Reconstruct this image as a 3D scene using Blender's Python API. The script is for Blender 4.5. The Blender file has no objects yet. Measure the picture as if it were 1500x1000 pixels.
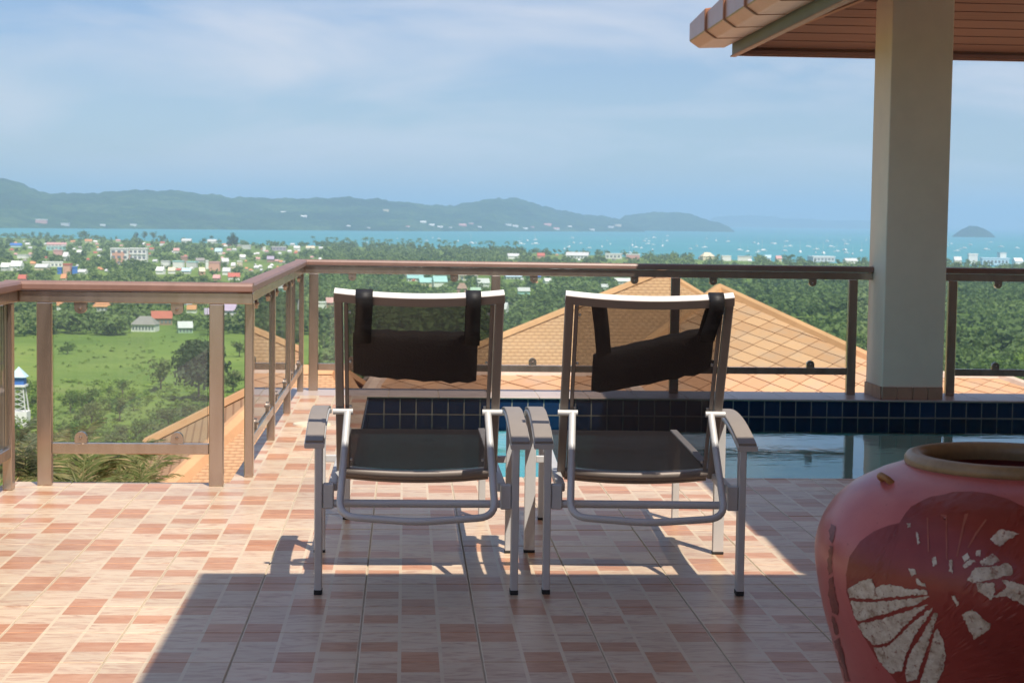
import bpy, bmesh, math, random
import numpy as np
from mathutils import Vector, Matrix, noise
from mathutils.geometry import tessellate_polygon
random.seed(7); rng = np.random.default_rng(7)
R = math.radians
scene = bpy.context.scene
col = scene.collection

# ------------------------------------------------------------------ camera
CAM_H, F_PX = 1.17, 2576.9
YAW, PITCH, ROLL = 0.06129, 0.06974, 0.01427
cy_, sy_, cp_, sp_ = math.cos(YAW), math.sin(YAW), math.cos(PITCH), math.sin(PITCH)
FWD = Vector((sy_*cp_, cy_*cp_, -sp_)); RT0 = Vector((cy_, -sy_, 0)); UP0 = RT0.cross(FWD)
RT = math.cos(ROLL)*RT0 + math.sin(ROLL)*UP0
UP = -math.sin(ROLL)*RT0 + math.cos(ROLL)*UP0
CAM = Vector((0, 0, CAM_H))
cd = bpy.data.cameras.new('camera'); cam = bpy.data.objects.new('camera', cd); col.objects.link(cam)
cam.matrix_world = Matrix(((RT.x, UP.x, -FWD.x, 0), (RT.y, UP.y, -FWD.y, 0), (RT.z, UP.z, -FWD.z, CAM_H), (0, 0, 0, 1)))
cd.sensor_width = 36; cd.sensor_fit = 'HORIZONTAL'; cd.lens = F_PX/1500*36
cd.clip_start = 0.05; cd.clip_end = 200000
cd.dof.use_dof = True; cd.dof.focus_distance = 5.9; cd.dof.aperture_fstop = 14
scene.camera = cam

def ray(px, py):
    return RT*((px-750)/F_PX) - UP*((py-500)/F_PX) + FWD
def at(px, py, Y):            # a pixel's direction carried to distance Y
    d = ray(px, py); return CAM + d*(Y/d.y)
def onz(px, py, z):           # ... or to height z
    d = ray(px, py); return CAM + d*((z-CAM_H)/d.z)
def proj(p):
    v = Vector(p)-CAM; k = v.dot(FWD)
    return 750+F_PX*v.dot(RT)/k, 500-F_PX*v.dot(UP)/k

# ------------------------------------------------------------------ sky, sun, exposure
SUN = Vector((0.265, -0.57, 1.0)).normalized()
EL = math.asin(SUN.z); AZ = math.atan2(SUN.x, SUN.y)
world = bpy.data.worlds.new('World'); scene.world = world; world.use_nodes = True
wn, wl = world.node_tree.nodes, world.node_tree.links; wn.clear()
def N(nodes, t, **kw):
    n = nodes.new(t)
    for k, v in kw.items(): setattr(n, k, v)
    return n
sky = N(wn, 'ShaderNodeTexSky', sky_type='NISHITA', sun_disc=False, sun_elevation=EL, sun_rotation=AZ,
        altitude=60, air_density=1.0, dust_density=0.25, ozone_density=3.0)
bg = N(wn, 'ShaderNodeBackground'); bg.inputs['Strength'].default_value = 0.09
wo = N(wn, 'ShaderNodeOutputWorld')
tc = N(wn, 'ShaderNodeTexCoord')
mp = N(wn, 'ShaderNodeMapping'); mp.inputs['Scale'].default_value = (4.2, 4.2, 15.0); mp.inputs['Rotation'].default_value = (0, R(12), 0)
mp.inputs['Location'].default_value = (0.35, 0.0, 0.25)
nz = N(wn, 'ShaderNodeTexNoise'); nz.inputs['Scale'].default_value = 1.15; nz.inputs['Detail'].default_value = 7; nz.inputs['Roughness'].default_value = 0.52; nz.inputs['Distortion'].default_value = 0.5
rp = N(wn, 'ShaderNodeValToRGB'); rp.color_ramp.elements[0].position = 0.45; rp.color_ramp.elements[1].position = 0.66
ml = N(wn, 'ShaderNodeMath', operation='MULTIPLY'); ml.inputs[1].default_value = 0.75
mx = N(wn, 'ShaderNodeMix', data_type='RGBA'); mx.inputs[7].default_value = (5.6, 5.7, 6.4, 1)
tint = N(wn, 'ShaderNodeMix', data_type='RGBA', blend_type='MULTIPLY'); tint.inputs[0].default_value = 1; tint.inputs[7].default_value = (.60, .63, .78, 1)
wl.new(tc.outputs['Generated'], mp.inputs['Vector']); wl.new(mp.outputs[0], nz.inputs['Vector'])
wl.new(nz.outputs['Fac'], rp.inputs[0]); wl.new(rp.outputs[0], ml.inputs[0]); wl.new(ml.outputs[0], mx.inputs[0])
wl.new(sky.outputs[0], tint.inputs[6]); wl.new(tint.outputs[2], mx.inputs[6]); wl.new(mx.outputs[2], bg.inputs['Color']); wl.new(bg.outputs[0], wo.inputs['Surface'])
sl = bpy.data.lights.new('sun', 'SUN'); sl.energy = 3.75; sl.angle = R(0.55); sl.color = (1.0, 0.93, 0.82)
so = bpy.data.objects.new('sun', sl); col.objects.link(so); so.location = (20, -40, 60)
so.rotation_euler = (-SUN).to_track_quat('-Z', 'Y').to_euler()
vs = scene.view_settings; vs.view_transform = 'Standard'; vs.look = 'None'; vs.exposure = 0.68; vs.gamma = 1; vs.use_curve_mapping = False
cyc = scene.cycles
cyc.use_denoising = True; cyc.volume_bounces = 2; cyc.max_bounces = 8; cyc.transparent_max_bounces = 24; cyc.sample_clamp_indirect = 6
cyc.caustics_reflective = False; cyc.caustics_refractive = False

# ------------------------------------------------------------------ materials
MAT = {}
class NT:
    def __init__(s, name):
        m = bpy.data.materials.new(name); m.use_nodes = True; s.m = m; s.t = m.node_tree; s.n = s.t.nodes; s.l = s.t.links
        s.n.clear(); s.out = s.n.new('ShaderNodeOutputMaterial'); MAT[name] = m
    def new(s, t, ins=None, **kw):
        n = s.n.new(t)
        for k, v in kw.items(): setattr(n, k, v)
        for k, v in (ins or {}).items(): s.put(n.inputs[k], v)
        return n
    def put(s, sock, v):
        if isinstance(v, bpy.types.NodeSocket): s.l.new(v, sock)
        elif isinstance(v, (tuple, list)) and len(v) == 3 and sock.type == 'RGBA': sock.default_value = (*v, 1)
        else: sock.default_value = v
    def math(s, op, a, b=0.0, c=0.0, clamp=False):
        n = s.new('ShaderNodeMath', operation=op, use_clamp=clamp); s.put(n.inputs[0], a); s.put(n.inputs[1], b); s.put(n.inputs[2], c); return n.outputs[0]
    def mix(s, f, a, b, blend='MIX'):
        n = s.new('ShaderNodeMix', data_type='RGBA', blend_type=blend); s.put(n.inputs[0], f); s.put(n.inputs[6], a); s.put(n.inputs[7], b); return n.outputs[2]
    def coord(s, which='Object'): return s.new('ShaderNodeTexCoord').outputs[which]
    def pos(s): return s.new('ShaderNodeNewGeometry').outputs['Position']
    def map(s, v, scale=(1,1,1), rot=(0,0,0), loc=(0,0,0)):
        return s.new('ShaderNodeMapping', {'Vector': v, 'Scale': scale, 'Rotation': rot, 'Location': loc}).outputs[0]
    def noise(s, v, scale, detail=4, rough=.5, dist=0, out='Fac'):
        return s.new('ShaderNodeTexNoise', {'Vector': v, 'Scale': scale, 'Detail': detail, 'Roughness': rough, 'Distortion': dist}).outputs[out]
    def ramp(s, f, *stops):
        n = s.new('ShaderNodeValToRGB', {0: f}); e = n.color_ramp.elements
        while len(e) < len(stops): e.new(.5)
        for i, (p, c) in enumerate(stops):
            e[i].position = p; e[i].color = (c, c, c, 1) if not isinstance(c, tuple) else (*c, 1)
        return n.outputs[0]
    def bump(s, h, strength=.3, dist=.01):
        return s.new('ShaderNodeBump', {'Height': h, 'Strength': strength, 'Distance': dist}).outputs[0]
    def bsdf(s, color, rough=.5, metal=0, normal=None, spec=.5, **kw):
        n = s.new('ShaderNodeBsdfPrincipled', {'Base Color': color, 'Roughness': rough, 'Metallic': metal, 'Specular IOR Level': spec})
        if normal is not None: s.put(n.inputs['Normal'], normal)
        for k, v in kw.items(): s.put(n.inputs[k.replace('_', ' ')], v)
        s.l.new(n.outputs[0], s.out.inputs[0]); return n
    def rand(s): return s.new('ShaderNodeObjectInfo').outputs['Random']
    def island(s): return s.new('ShaderNodeNewGeometry').outputs['Random Per Island']

def simple(name, c, rough=.5, metal=0, var=.12, scale=6, bump=.05, spec=.5, coord='Object'):
    t = NT(name); v = t.coord(coord) if coord != 'pos' else t.pos()
    n = t.noise(v, scale, 5, .6); n2 = t.noise(v, scale*7, 3, .6)
    f = t.math('ADD', t.math('MULTIPLY', n, .7), t.math('MULTIPLY', n2, .3))
    a = tuple(x*(1-var) for x in c); b = tuple(min(1, x*(1+var)) for x in c)
    cc = t.ramp(f, (.3, a), (.7, b))
    rr = t.math('ADD', rough-.06, t.math('MULTIPLY', n2, .12))
    t.bsdf(cc, rr, metal, t.bump(n2, bump, .004), spec); return t.m

simple('chair_metal', (.56, .55, .54), .42, .12, .06, 9)
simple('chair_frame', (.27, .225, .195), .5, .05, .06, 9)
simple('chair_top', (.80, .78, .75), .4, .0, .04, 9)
simple('arm_pad', (.27, .23, .195), .5, 0, .06, 14)
simple('black_rubber', (.02, .02, .02), .7)
simple('bolt_steel', (.6, .6, .6), .3, .9)
simple('rail_wood', (.255, .145, .112), .42, 0, .18, 4, .06)
simple('column_paint', (.80, .68, .53), .7, 0, .09, 1.1, .12)
simple('wall_paint', (.80, .77, .70), .75, 0, .05, 1.2, .06)
simple('fascia_paint', (.23, .24, .21), .6, 0, .1, 5)
simple('trim_wood', (.42, .22, .14), .55, 0, .15, 6)
simple('verge_clay', (.36, .16, .085), .32, 0, .16, 3, .08)
simple('grout', (.50, .41, .30), .85, 0, .2, 12, .2, coord='pos')
simple('slab', (.45, .42, .38), .9, 0, .15, 1, .2, coord='pos')
simple('coping_stone', (.54, .43, .375), .35, 0, .12, 8, .05, coord='pos')
simple('jar_rim', (.27, .19, .10), .38, 0, .25, 14, .15)
simple('jar_lug', (.30, .16, .06), .5, 0, .2, 20, .2)
simple('pool_bottom', (.22, .66, .70), .5, 0, .1, 3, .02, coord='pos')
simple('pool_grout', (.36, .33, .27), .8, 0, .1, 12, .1, coord='pos')
simple('ridge_pale', (.60, .46, .36), .8, 0, .25, 1.2, .1, coord='pos')
simple('ridge_clay', (.60, .33, .16), .7, 0, .15, .8, .1, coord='pos')
simple('bark', (.16, .12, .09), .9, 0, .25, .5, .3)
simple('lid_plastic', (.75, .66, .5), .5, 0, .08, 8)

# steel posts: brushed bronze-stained steel
t = NT('steel'); v = t.pos(); n = t.noise(t.map(v, (10, 10, 1.5)), 2.2, 3, .5)
c = t.ramp(n, (.3, (.43, .345, .28)), (.7, (.53, .435, .36)))
t.bsdf(c, t.math('ADD', .16, t.math('MULTIPLY', n, .14)), .85)

# soffit boards
t = NT('soffit_wood'); v = t.coord('Object'); n = t.noise(t.map(v, (1.2, 30, 30)), 2, 5, .6); r_ = t.rand()
c = t.mix(t.math('MULTIPLY', r_, .45), t.ramp(n, (.3, (.22, .115, .095)), (.7, (.30, .155, .13))), (.36, .20, .165))
t.bsdf(c, .5, 0, t.bump(n, .2, .003))

# floor tile: a 3 x 3 printed mosaic in each ceramic tile
t = NT('floor_tile'); uv = t.coord('UV'); sp = t.new('ShaderNodeSeparateXYZ', {0: uv}); u, w = sp.outputs[0], sp.outputs[1]
u3, w3 = t.math('MULTIPLY', u, 3), t.math('MULTIPLY', w, 3)
ui, wi = t.math('FLOOR', u3), t.math('FLOOR', w3)
def cell(a, b): return t.math('MULTIPLY', t.math('COMPARE', ui, a, .1), t.math('COMPARE', wi, b, .1))
red = t.math('ADD', t.math('ADD', cell(0, 1), cell(1, 2)), cell(2, 0), clamp=True)
uf, wf = t.math('FRACT', u3), t.math('FRACT', w3)
eu = t.math('MINIMUM', uf, t.math('SUBTRACT', 1, uf)); ew = t.math('MINIMUM', wf, t.math('SUBTRACT', 1, wf))
line = t.math('MAXIMUM', t.math('LESS_THAN', eu, .045), t.math('LESS_THAN', ew, .022))
pos = t.pos(); rnd = t.rand(); off = t.new('ShaderNodeCombineXYZ', {0: t.math('MULTIPLY', rnd, 40), 1: t.math('MULTIPLY', rnd, 17)}).outputs[0]
pv = t.new('ShaderNodeVectorMath', {0: pos, 1: off}, operation='ADD').outputs[0]
st = t.noise(t.map(pv, (6, 22, 1)), 1.0, 5, .58, 2.0)
st2 = t.noise(t.map(pv, (34, 150, 1)), 1.0, 4, .6, .5)
big = t.noise(pos, .9, 3, .5)
sfac = t.math('ADD', t.math('MULTIPLY', st, .78), t.math('MULTIPLY', st2, .22))
cream = t.ramp(sfac, (.33, (.47, .26, .165)), (.43, (.62, .41, .28)), (.53, (.73, .55, .38)), (.68, (.70, .56, .41)))
terra = t.ramp(sfac, (.34, (.46, .19, .095)), (.5, (.57, .275, .15)), (.66, (.64, .355, .21)))
base = t.mix(red, cream, terra)
tone = t.math('ADD', .88, t.math('MULTIPLY', rnd, .18))
base = t.mix(1.0, base, t.new('ShaderNodeCombineColor', {0: tone, 1: tone, 2: tone}).outputs[0], 'MULTIPLY')
base = t.mix(line, base, (.70, .55, .38))
base = t.mix(t.math('MULTIPLY', t.math('SUBTRACT', big, .35, clamp=True), .8), base, (.32, .24, .18))
stain = t.ramp(t.noise(pos, 3.3, 6, .7), (.56, 0.0), (.74, .35)); base = t.mix(stain, base, (.36, .27, .20))
h = t.math('SUBTRACT', t.math('MULTIPLY', sfac, .35), t.math('MULTIPLY', line, .5))
t.bsdf(base, t.math('ADD', .24, t.math('MULTIPLY', st2, .22)), 0, t.bump(h, .22, .003), .4)

# glazed pool tile
t = NT('pool_tile'); r_ = t.rand(); r2 = t.island(); v = t.pos(); n = t.noise(v, 30, 4, .6)
f = t.math('FRACT', t.math('ADD', r_, r2))
c = t.mix(f, (.004, .013, .042), (.008, .028, .08)); c = t.mix(t.math('MULTIPLY', n, .2), c, (.02, .06, .12))
t.bsdf(c, .12, 0, t.bump(n, .08, .002))

def glassy(name, tintc, ior, rough=.0, wave=None, extra=None):
    t = NT(name)
    fr = t.new('ShaderNodeFresnel', {'IOR': ior})
    tr = t.new('ShaderNodeBsdfTransparent', {'Color': tintc}); gl = t.new('ShaderNodeBsdfGlossy', {'Color': (1, 1, 1), 'Roughness': rough})
    if wave:
        v = t.pos(); a = t.noise(t.map(v, (2.2, 5.5, 1)), 1.3, 3, .55, .6); b = t.noise(t.map(v, (7, 16, 1)), 1.0, 2, .5)
        nrm = t.bump(t.math('ADD', a, t.math('MULTIPLY', b, .25)), wave[0], wave[1]); t.put(fr.inputs['Normal'], nrm); t.put(gl.inputs['Normal'], nrm)
    m = t.new('ShaderNodeMixShader', {0: fr.outputs[0], 1: tr.outputs[0], 2: gl.outputs[0]})
    last = m.outputs[0]
    if extra:                     # thin film of dust and salt on the pane
        v = t.pos(); n = t.noise(v, 3.0, 5, .6); d = t.new('ShaderNodeBsdfDiffuse', {'Color': extra[0]})
        last = t.new('ShaderNodeMixShader', {0: t.math('MULTIPLY', n, extra[1]), 1: last, 2: d.outputs[0]}).outputs[0]
    t.l.new(last, t.out.inputs[0]); return t.m
glassy('rail_glass', (.93, .975, .95), 1.45, 0, None, ((.55, .62, .58), .07))
glassy('pool_water', (.62, .88, .90), 1.33, 0, (.07, .02))

# woven mesh sling
t = NT('sling_mesh'); v = t.coord('Object'); n = t.noise(t.map(v, (3, 60, 60)), 3, 3, .6)
wv = t.new('ShaderNodeTexWave', {'Vector': v, 'Scale': 95.0, 'Distortion': 1.5, 'Detail': 1.0}, wave_type='BANDS', bands_direction='Z').outputs['Fac']
fac = t.math('ADD', .60, t.math('ADD', t.math('MULTIPLY', n, .16), t.math('MULTIPLY', wv, .05)))
d = t.new('ShaderNodeBsdfPrincipled', {'Base Color': (.05, .040, .037), 'Roughness': .6}); tr = t.new('ShaderNodeBsdfTransparent', {'Color': (.95, .87, .82)})
m_ = t.new('ShaderNodeMixShader', {0: fac, 1: tr.outputs[0], 2: d.outputs[0]}); t.l.new(m_.outputs[0], t.out.inputs[0])
t = NT('seat_mesh'); v = t.coord('Object'); n = t.noise(t.map(v, (60, 3, 3)), 3, 3, .6)
d = t.new('ShaderNodeBsdfPrincipled', {'Base Color': (.012, .011, .012), 'Roughness': .75}); tr = t.new('ShaderNodeBsdfTransparent', {'Color': (.9, .88, .86)})
m_ = t.new('ShaderNodeMixShader', {0: t.math('ADD', .84, t.math('MULTIPLY', n, .14)), 1: tr.outputs[0], 2: d.outputs[0]}); t.l.new(m_.outputs[0], t.out.inputs[0])
t = NT('black_fabric'); v = t.coord('Object'); n = t.noise(v, 160, 2, .6); n2 = t.noise(t.map(v, (4, 4, 14)), 3, 4, .6)
t.bsdf(t.ramp(n, (.3, (.008, .008, .009)), (.7, (.02, .02, .021))), .75, 0, t.bump(t.math('ADD', n, n2), .5, .006), .25)
t = NT('black_strap'); v = t.coord('Object'); n = t.noise(t.map(v, (6, 6, 90)), 4, 2, .6)
t.bsdf((.016, .0155, .017), .55, 0, t.bump(n, .4, .003), .4)

# jar
t = NT('jar_glaze'); v = t.coord('Object'); n = t.noise(v, 4.5, 6, .6); n2 = t.noise(v, 45, 3, .6)
c = t.ramp(n, (.3, (.38, .075, .07)), (.6, (.48, .125, .115)), (.8, (.50, .17, .15)))
spk = t.ramp(t.noise(v, 120, 2, .5), (.68, 0.0), (.74, 1.0)); c = t.mix(t.math('MULTIPLY', spk, .4), c, (.16, .02, .015))
t.bsdf(c, t.math('ADD', .22, t.math('MULTIPLY', n, .15)), 0, t.bump(n2, .06, .003), .5)
t = NT('jar_lacquer'); v = t.coord('Object'); n = t.noise(v, 7, 6, .65); n2 = t.noise(v, 60, 3, .6)
c = t.ramp(n, (.28, (.19, .022, .018)), (.6, (.27, .036, .028)), (.8, (.32, .06, .042)))
spk = t.ramp(n2, (.70, 0.0), (.76, 1.0)); c = t.mix(t.math('MULTIPLY', spk, .5), c, (.24, .09, .06))
t.bsdf(c, .33, 0, t.bump(n2, .1, .003), .5)
t = NT('jar_drip'); v = t.coord('Object'); n = t.noise(v, 26, 6, .7)
t.bsdf(t.ramp(n, (.4, (.11, .012, .008)), (.62, (.24, .05, .04))), .35, 0, t.bump(n, .2, .003))
t = NT('silver_leaf'); v = t.coord('Object'); n = t.noise(v, 38, 6, .7); n2 = t.noise(v, 110, 4, .7)
c = t.ramp(n, (.34, (.30, .22, .16)), (.46, (.52, .44, .36)), (.66, (.70, .64, .55)))
c = t.mix(t.ramp(n2, (.56, 0.0), (.66, .85)), c, (.20, .06, .04))
t.bsdf(c, .5, .15, t.bump(n2, .3, .003))
t = NT('crack_line'); t.bsdf((.34, .09, .06), .4)

# roof tiles
t = NT('diamond_tile'); v = t.pos(); r_ = t.rand(); n = t.noise(v, 1.6, 6, .65)
c = t.mix(r_, (.52, .285, .15), (.63, .37, .205)); c = t.mix(t.math('MULTIPLY', t.ramp(n, (.45, 0.0), (.7, 1.0)), .55), c, (.44, .33, .25))
t.bsdf(c, .8, 0, t.bump(n, .2, .02), .3)
t = NT('row_tile'); uv = t.coord('UV'); sp = t.new('ShaderNodeSeparateXYZ', {0: uv}); u, w = sp.outputs[0], sp.outputs[1]
fr = t.math('FRACT', w); wi = t.math('FLOOR', w)
fu = t.math('FRACT', t.math('ADD', u, t.math('MULTIPLY', t.math('MODULO', wi, 2), .5)))
wave_ = t.math('SINE', t.math('MULTIPLY', fu, 6.283))
gap = t.math('MAXIMUM', t.math('LESS_THAN', fr, .26), t.math('MULTIPLY', t.math('LESS_THAN', fu, .12), .3))
n = t.noise(t.pos(), .9, 6, .65); n2 = t.noise(t.pos(), .12, 3, .6)
c = t.mix(n2, (.48, .27, .14), (.60, .36, .20)); c = t.mix(t.math('MULTIPLY', t.ramp(n, (.5, 0.0), (.8, 1.0)), .35), c, (.45, .33, .24)); c = t.mix(t.math('MULTIPLY', gap, .6), c, (.26, .12, .06))
t.bsdf(c, .8, 0, t.bump(t.math('ADD', fr, t.math('MULTIPLY', wave_, .3)), .7, .06), .3)

# foliage
def leafmat(name, a, b, dry=None):
    t = NT(name); r_ = t.rand(); i_ = t.island(); f = t.math('ADD', t.math('MULTIPLY', r_, .45), t.math('MULTIPLY', i_, .55))
    c = t.mix(f, a, b)
    pz = t.pos(); n1 = t.noise(pz, .055, 3, .6); n2 = t.noise(pz, .006, 3, .6)
    c = t.mix(t.ramp(n1, (.40, .55), (.60, 0.0)), c, tuple(x*.8 for x in a)); c = t.mix(t.ramp(n2, (.42, 0.0), (.62, .5)), c, tuple(min(1, x*1.35) for x in b))
    if dry: c = t.mix(t.math('MULTIPLY', t.math('POWER', i_, 3.0), .8), c, dry)
    d = t.new('ShaderNodeBsdfPrincipled', {'Base Color': c, 'Roughness': .6, 'Specular IOR Level': .25})
    tl = t.new('ShaderNodeBsdfTranslucent', {'Color': c})
    t.l.new(t.new('ShaderNodeMixShader', {0: .38, 1: d.outputs[0], 2: tl.outputs[0]}).outputs[0], t.out.inputs[0]); return t.m
leafmat('leaf_mid', (.105, .175, .03), (.20, .285, .065))
leafmat('leaf_dark', (.08, .13, .034), (.14, .20, .058))
leafmat('leaf_light', (.15, .235, .032), (.25, .34, .06))
leafmat('leaf_olive', (.11, .14, .045), (.18, .205, .075))
leafmat('leaf_casuarina', (.05, .075, .032), (.085, .11, .05))
leafmat('leaf_palm', (.10, .15, .035), (.25, .26, .09), (.55, .40, .22))
leafmat('leaf_sage', (.11, .14, .08), (.20, .24, .14), (.36, .33, .2))
leafmat('leaf_far', (.105, .165, .042), (.20, .265, .08))

# terrain
t = NT('terrain_mat'); v = t.pos(); n = t.noise(v, .011, 7, .62, .6); n2 = t.noise(v, .09, 5, .65); n3 = t.noise(v, .0035, 4, .55)
c = t.ramp(n, (.30, (.11, .18, .025)), (.46, (.18, .265, .04)), (.60, (.24, .32, .055)), (.74, (.27, .29, .085)))
c = t.mix(t.math('MULTIPLY', n2, .55), c, (.045, .08, .018))
c = t.mix(t.ramp(n3, (.55, 0.0), (.75, .45)), c, (.20, .17, .10))
ln = t.new('ShaderNodeVectorMath', {0: v}, operation='LENGTH').outputs['Value']
c = t.mix(t.math('SUBTRACT', 1.6, t.math('MULTIPLY', ln, .012), clamp=True), c, t.mix(n2, (.42, .21, .11), (.50, .30, .17)))  # unseen ground near the villa, reddened so its bounce warms soffit and column
t.bsdf(c, .9, 0, t.bump(n2, 1.0, 1.5), .2)
t = NT('hill_mat'); v = t.pos(); n = t.noise(v, .0022, 6, .6); n2 = t.noise(v, .022, 5, .7)
c = t.ramp(t.math('ADD', t.math('MULTIPLY', n, .5), t.math('MULTIPLY', n2, .5)), (.38, (.005, .025, .006)), (.5, (.025, .07, .016)), (.62, (.09, .15, .04)))
t.bsdf(c, .9, 0, t.bump(n2, 1.0, 26.0), .15)
t = NT('sea_mat'); v = t.pos(); n = t.noise(t.map(v, (1, 2.2, 1)), .0011, 5, .55); n2 = t.noise(t.map(v, (1, 3, 1)), .02, 4, .6)
c = t.ramp(n, (.35, (.05, .25, .29)), (.65, (.07, .30, .33)))
t.bsdf(c, .55, 0, t.bump(n2, .4, 1.5), .25)

def house_mats():
    for nme, c in dict(white=(.78, .77, .73), cream=(.70, .60, .42), pink=(.60, .33, .30), salmon=(.66, .36, .26), teal=(.38, .62, .60), blue=(.05, .16, .48),
                       redroof=(.48, .12, .08), orangeroof=(.58, .27, .12), greyroof=(.30, .27, .25), lilac=(.40, .33, .42), brown=(.36, .22, .16), paleblue=(.50, .66, .74), palegrey=(.58, .58, .56), lightgreen=(.42, .56, .42)).items():
        simple('b_'+nme, c, .7, 0, .12, .25, .0, coord='pos')
    simple('b_window', (.17, .19, .21), .3)
house_mats()

# ------------------------------------------------------------------ mesh helpers
def new_obj(name, me, mat=None, parent=None, **props):
    o = bpy.data.objects.new(name, me); col.objects.link(o)
    if mat and me is not None and not me.materials: me.materials.append(MAT[mat])
    if parent is not None: o.parent = parent
    for k, v in props.items(): o[k] = v
    return o
def thing(name, label, cat, loc=(0, 0, 0), rz=0.0, group=None):
    o = bpy.data.objects.new(name, None); col.objects.link(o); o.location = loc; o.rotation_euler = (0, 0, rz); o.empty_display_size = .2
    o['label'] = label; o['category'] = cat
    if group: o['group'] = group
    return o
def tag(o, label, cat, group=None):
    o['label'] = label; o['category'] = cat
    if group: o['group'] = group
    return o
def mesh(name, verts, faces, smooth=False):
    me = bpy.data.meshes.new(name); me.from_pydata([tuple(v) for v in verts], [], faces); me.update()
    if smooth: me.polygons.foreach_set('use_smooth', [True]*len(me.polygons))
    return me
def bm_mesh(bm, name, smooth=False):
    me = bpy.data.meshes.new(name); bmesh.ops.recalc_face_normals(bm, faces=bm.faces); bm.to_mesh(me); bm.free()
    if smooth: me.polygons.foreach_set('use_smooth', [True]*len(me.polygons))
    return me
def add_box(bm, lo, hi, bev=0.0, seg=1):
    lo, hi = Vector(lo), Vector(hi); c = (lo+hi)/2; s = hi-lo
    r = bmesh.ops.create_cube(bm, size=1, matrix=Matrix.Translation(c) @ Matrix.Diagonal((s.x, s.y, s.z, 1)))
    if bev > 0:
        vs_ = r['verts']; es = list({e for v in vs_ for e in v.link_edges})
        bmesh.ops.bevel(bm, geom=es, offset=bev, segments=seg, affect='EDGES', profile=.5)
def box(lo, hi, bev=0.0, seg=1, name='box', smooth=False):
    bm = bmesh.new(); add_box(bm, lo, hi, bev, seg); return bm_mesh(bm, name, smooth)
def boxes(lst, bev=0.0, name='boxes'):
    bm = bmesh.new()
    for lo, hi in lst: add_box(bm, lo, hi, bev)
    return bm_mesh(bm, name)
def add_sweep(bm, pts, prof, up=Vector((0, 0, 1)), closed=False):
    """sweep a 2D profile [(side, up)] along points"""
    pts = [Vector(p) for p in pts]; n = len(pts); rings = []
    for i, p in enumerate(pts):
        a = pts[i-1] if i else pts[0]; b = pts[i+1] if i < n-1 else pts[-1]
        d = (b-a).normalized(); u = up
        if abs(d.dot(u)) > .97: u = Vector((0, 1, 0))
        s = d.cross(u).normalized(); u2 = s.cross(d).normalized()
        k = 1.0
        if 0 < i < n-1:
            d1 = (pts[i]-pts[i-1]).normalized(); k = 1/max(.6, d.dot(d1))
        rings.append([bm.verts.new(p + s*(x*k if abs(d.z) < .5 else x) + u2*y) for x, y in prof])
    m = len(prof)
    for i in range(n-1):
        for j in range(m):
            bm.faces.new((rings[i][j], rings[i][(j+1) % m], rings[i+1][(j+1) % m], rings[i+1][j]))
    bm.faces.new(rings[0][::-1]); bm.faces.new(rings[-1])
def circ(r, n=12): return [(r*math.cos(2*math.pi*i/n), r*math.sin(2*math.pi*i/n)) for i in range(n)]
def rrect(w, h, b=.006):
    w, h = w/2, h/2
    return [(-w+b, -h), (w-b, -h), (w, -h+b), (w, h-b), (w-b, h), (-w+b, h), (-w, h-b), (-w, -h+b)]
def sweep(pts, prof, name='sweep', smooth=False, up=Vector((0, 0, 1))):
    bm = bmesh.new(); add_sweep(bm, pts, prof, up); return bm_mesh(bm, name, smooth)
def smooth_by_angle(me, ang=40):
    me.polygons.foreach_set('use_smooth', [True]*len(me.polygons)); me.set_sharp_from_angle(angle=R(ang)); return me
def copy_tree(o, parent=None):
    c = o.copy(); col.objects.link(c)
    if parent is not None: c.parent = parent
    for ch in list(o.children): copy_tree(ch, c)
    return c
def fillet(pts, r, n=6):
    pts = [Vector(p) for p in pts]; out = [pts[0]]
    for i in range(1, len(pts)-1):
        a, b, c = pts[i-1], pts[i], pts[i+1]; d1 = (a-b).normalized(); d2 = (c-b).normalized()
        p1, p2 = b+d1*r, b+d2*r
        for k in range(n+1):
            q = k/n; out.append(p1*(1-q)**2 + b*2*q*(1-q) + p2*q*q)
    out.append(pts[-1]); return out

# ------------------------------------------------------------------ ground, sea, hills
PLAIN = -60.0
PROF = [(0, -5), (13, -5.5), (30, -8.5), (60, -14), (120, -29), (250, -50), (400, -58), (560, PLAIN), (1e6, PLAIN)]
def gz(x, y):
    r = math.hypot(x, y)
    if y < 0: return -5.0 if r < 13 else max(-12, -5-(r-13)*.05)
    z = PLAIN
    for (a, za), (b, zb) in zip(PROF, PROF[1:]):
        if a <= r <= b:
            k = (r-a)/(b-a); k = k*k*(3-2*k)*.4+k*.6; z = za+(zb-za)*k; break
    return z
COAST = [(-300, 4300), (0, 4300), (110, 4250), (250, 3900), (400, 3650), (560, 3600), (750, 3250), (900, 3000), (1050, 2850), (1250, 2750), (1500, 2700), (1800, 2700)]
def coast(px):
    for (a, ya), (b, yb) in zip(COAST, COAST[1:]):
        if a <= px <= b: return ya+(yb-ya)*(px-a)/(b-a)
    return COAST[0][1] if px < COAST[0][0] else COAST[-1][1]
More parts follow.
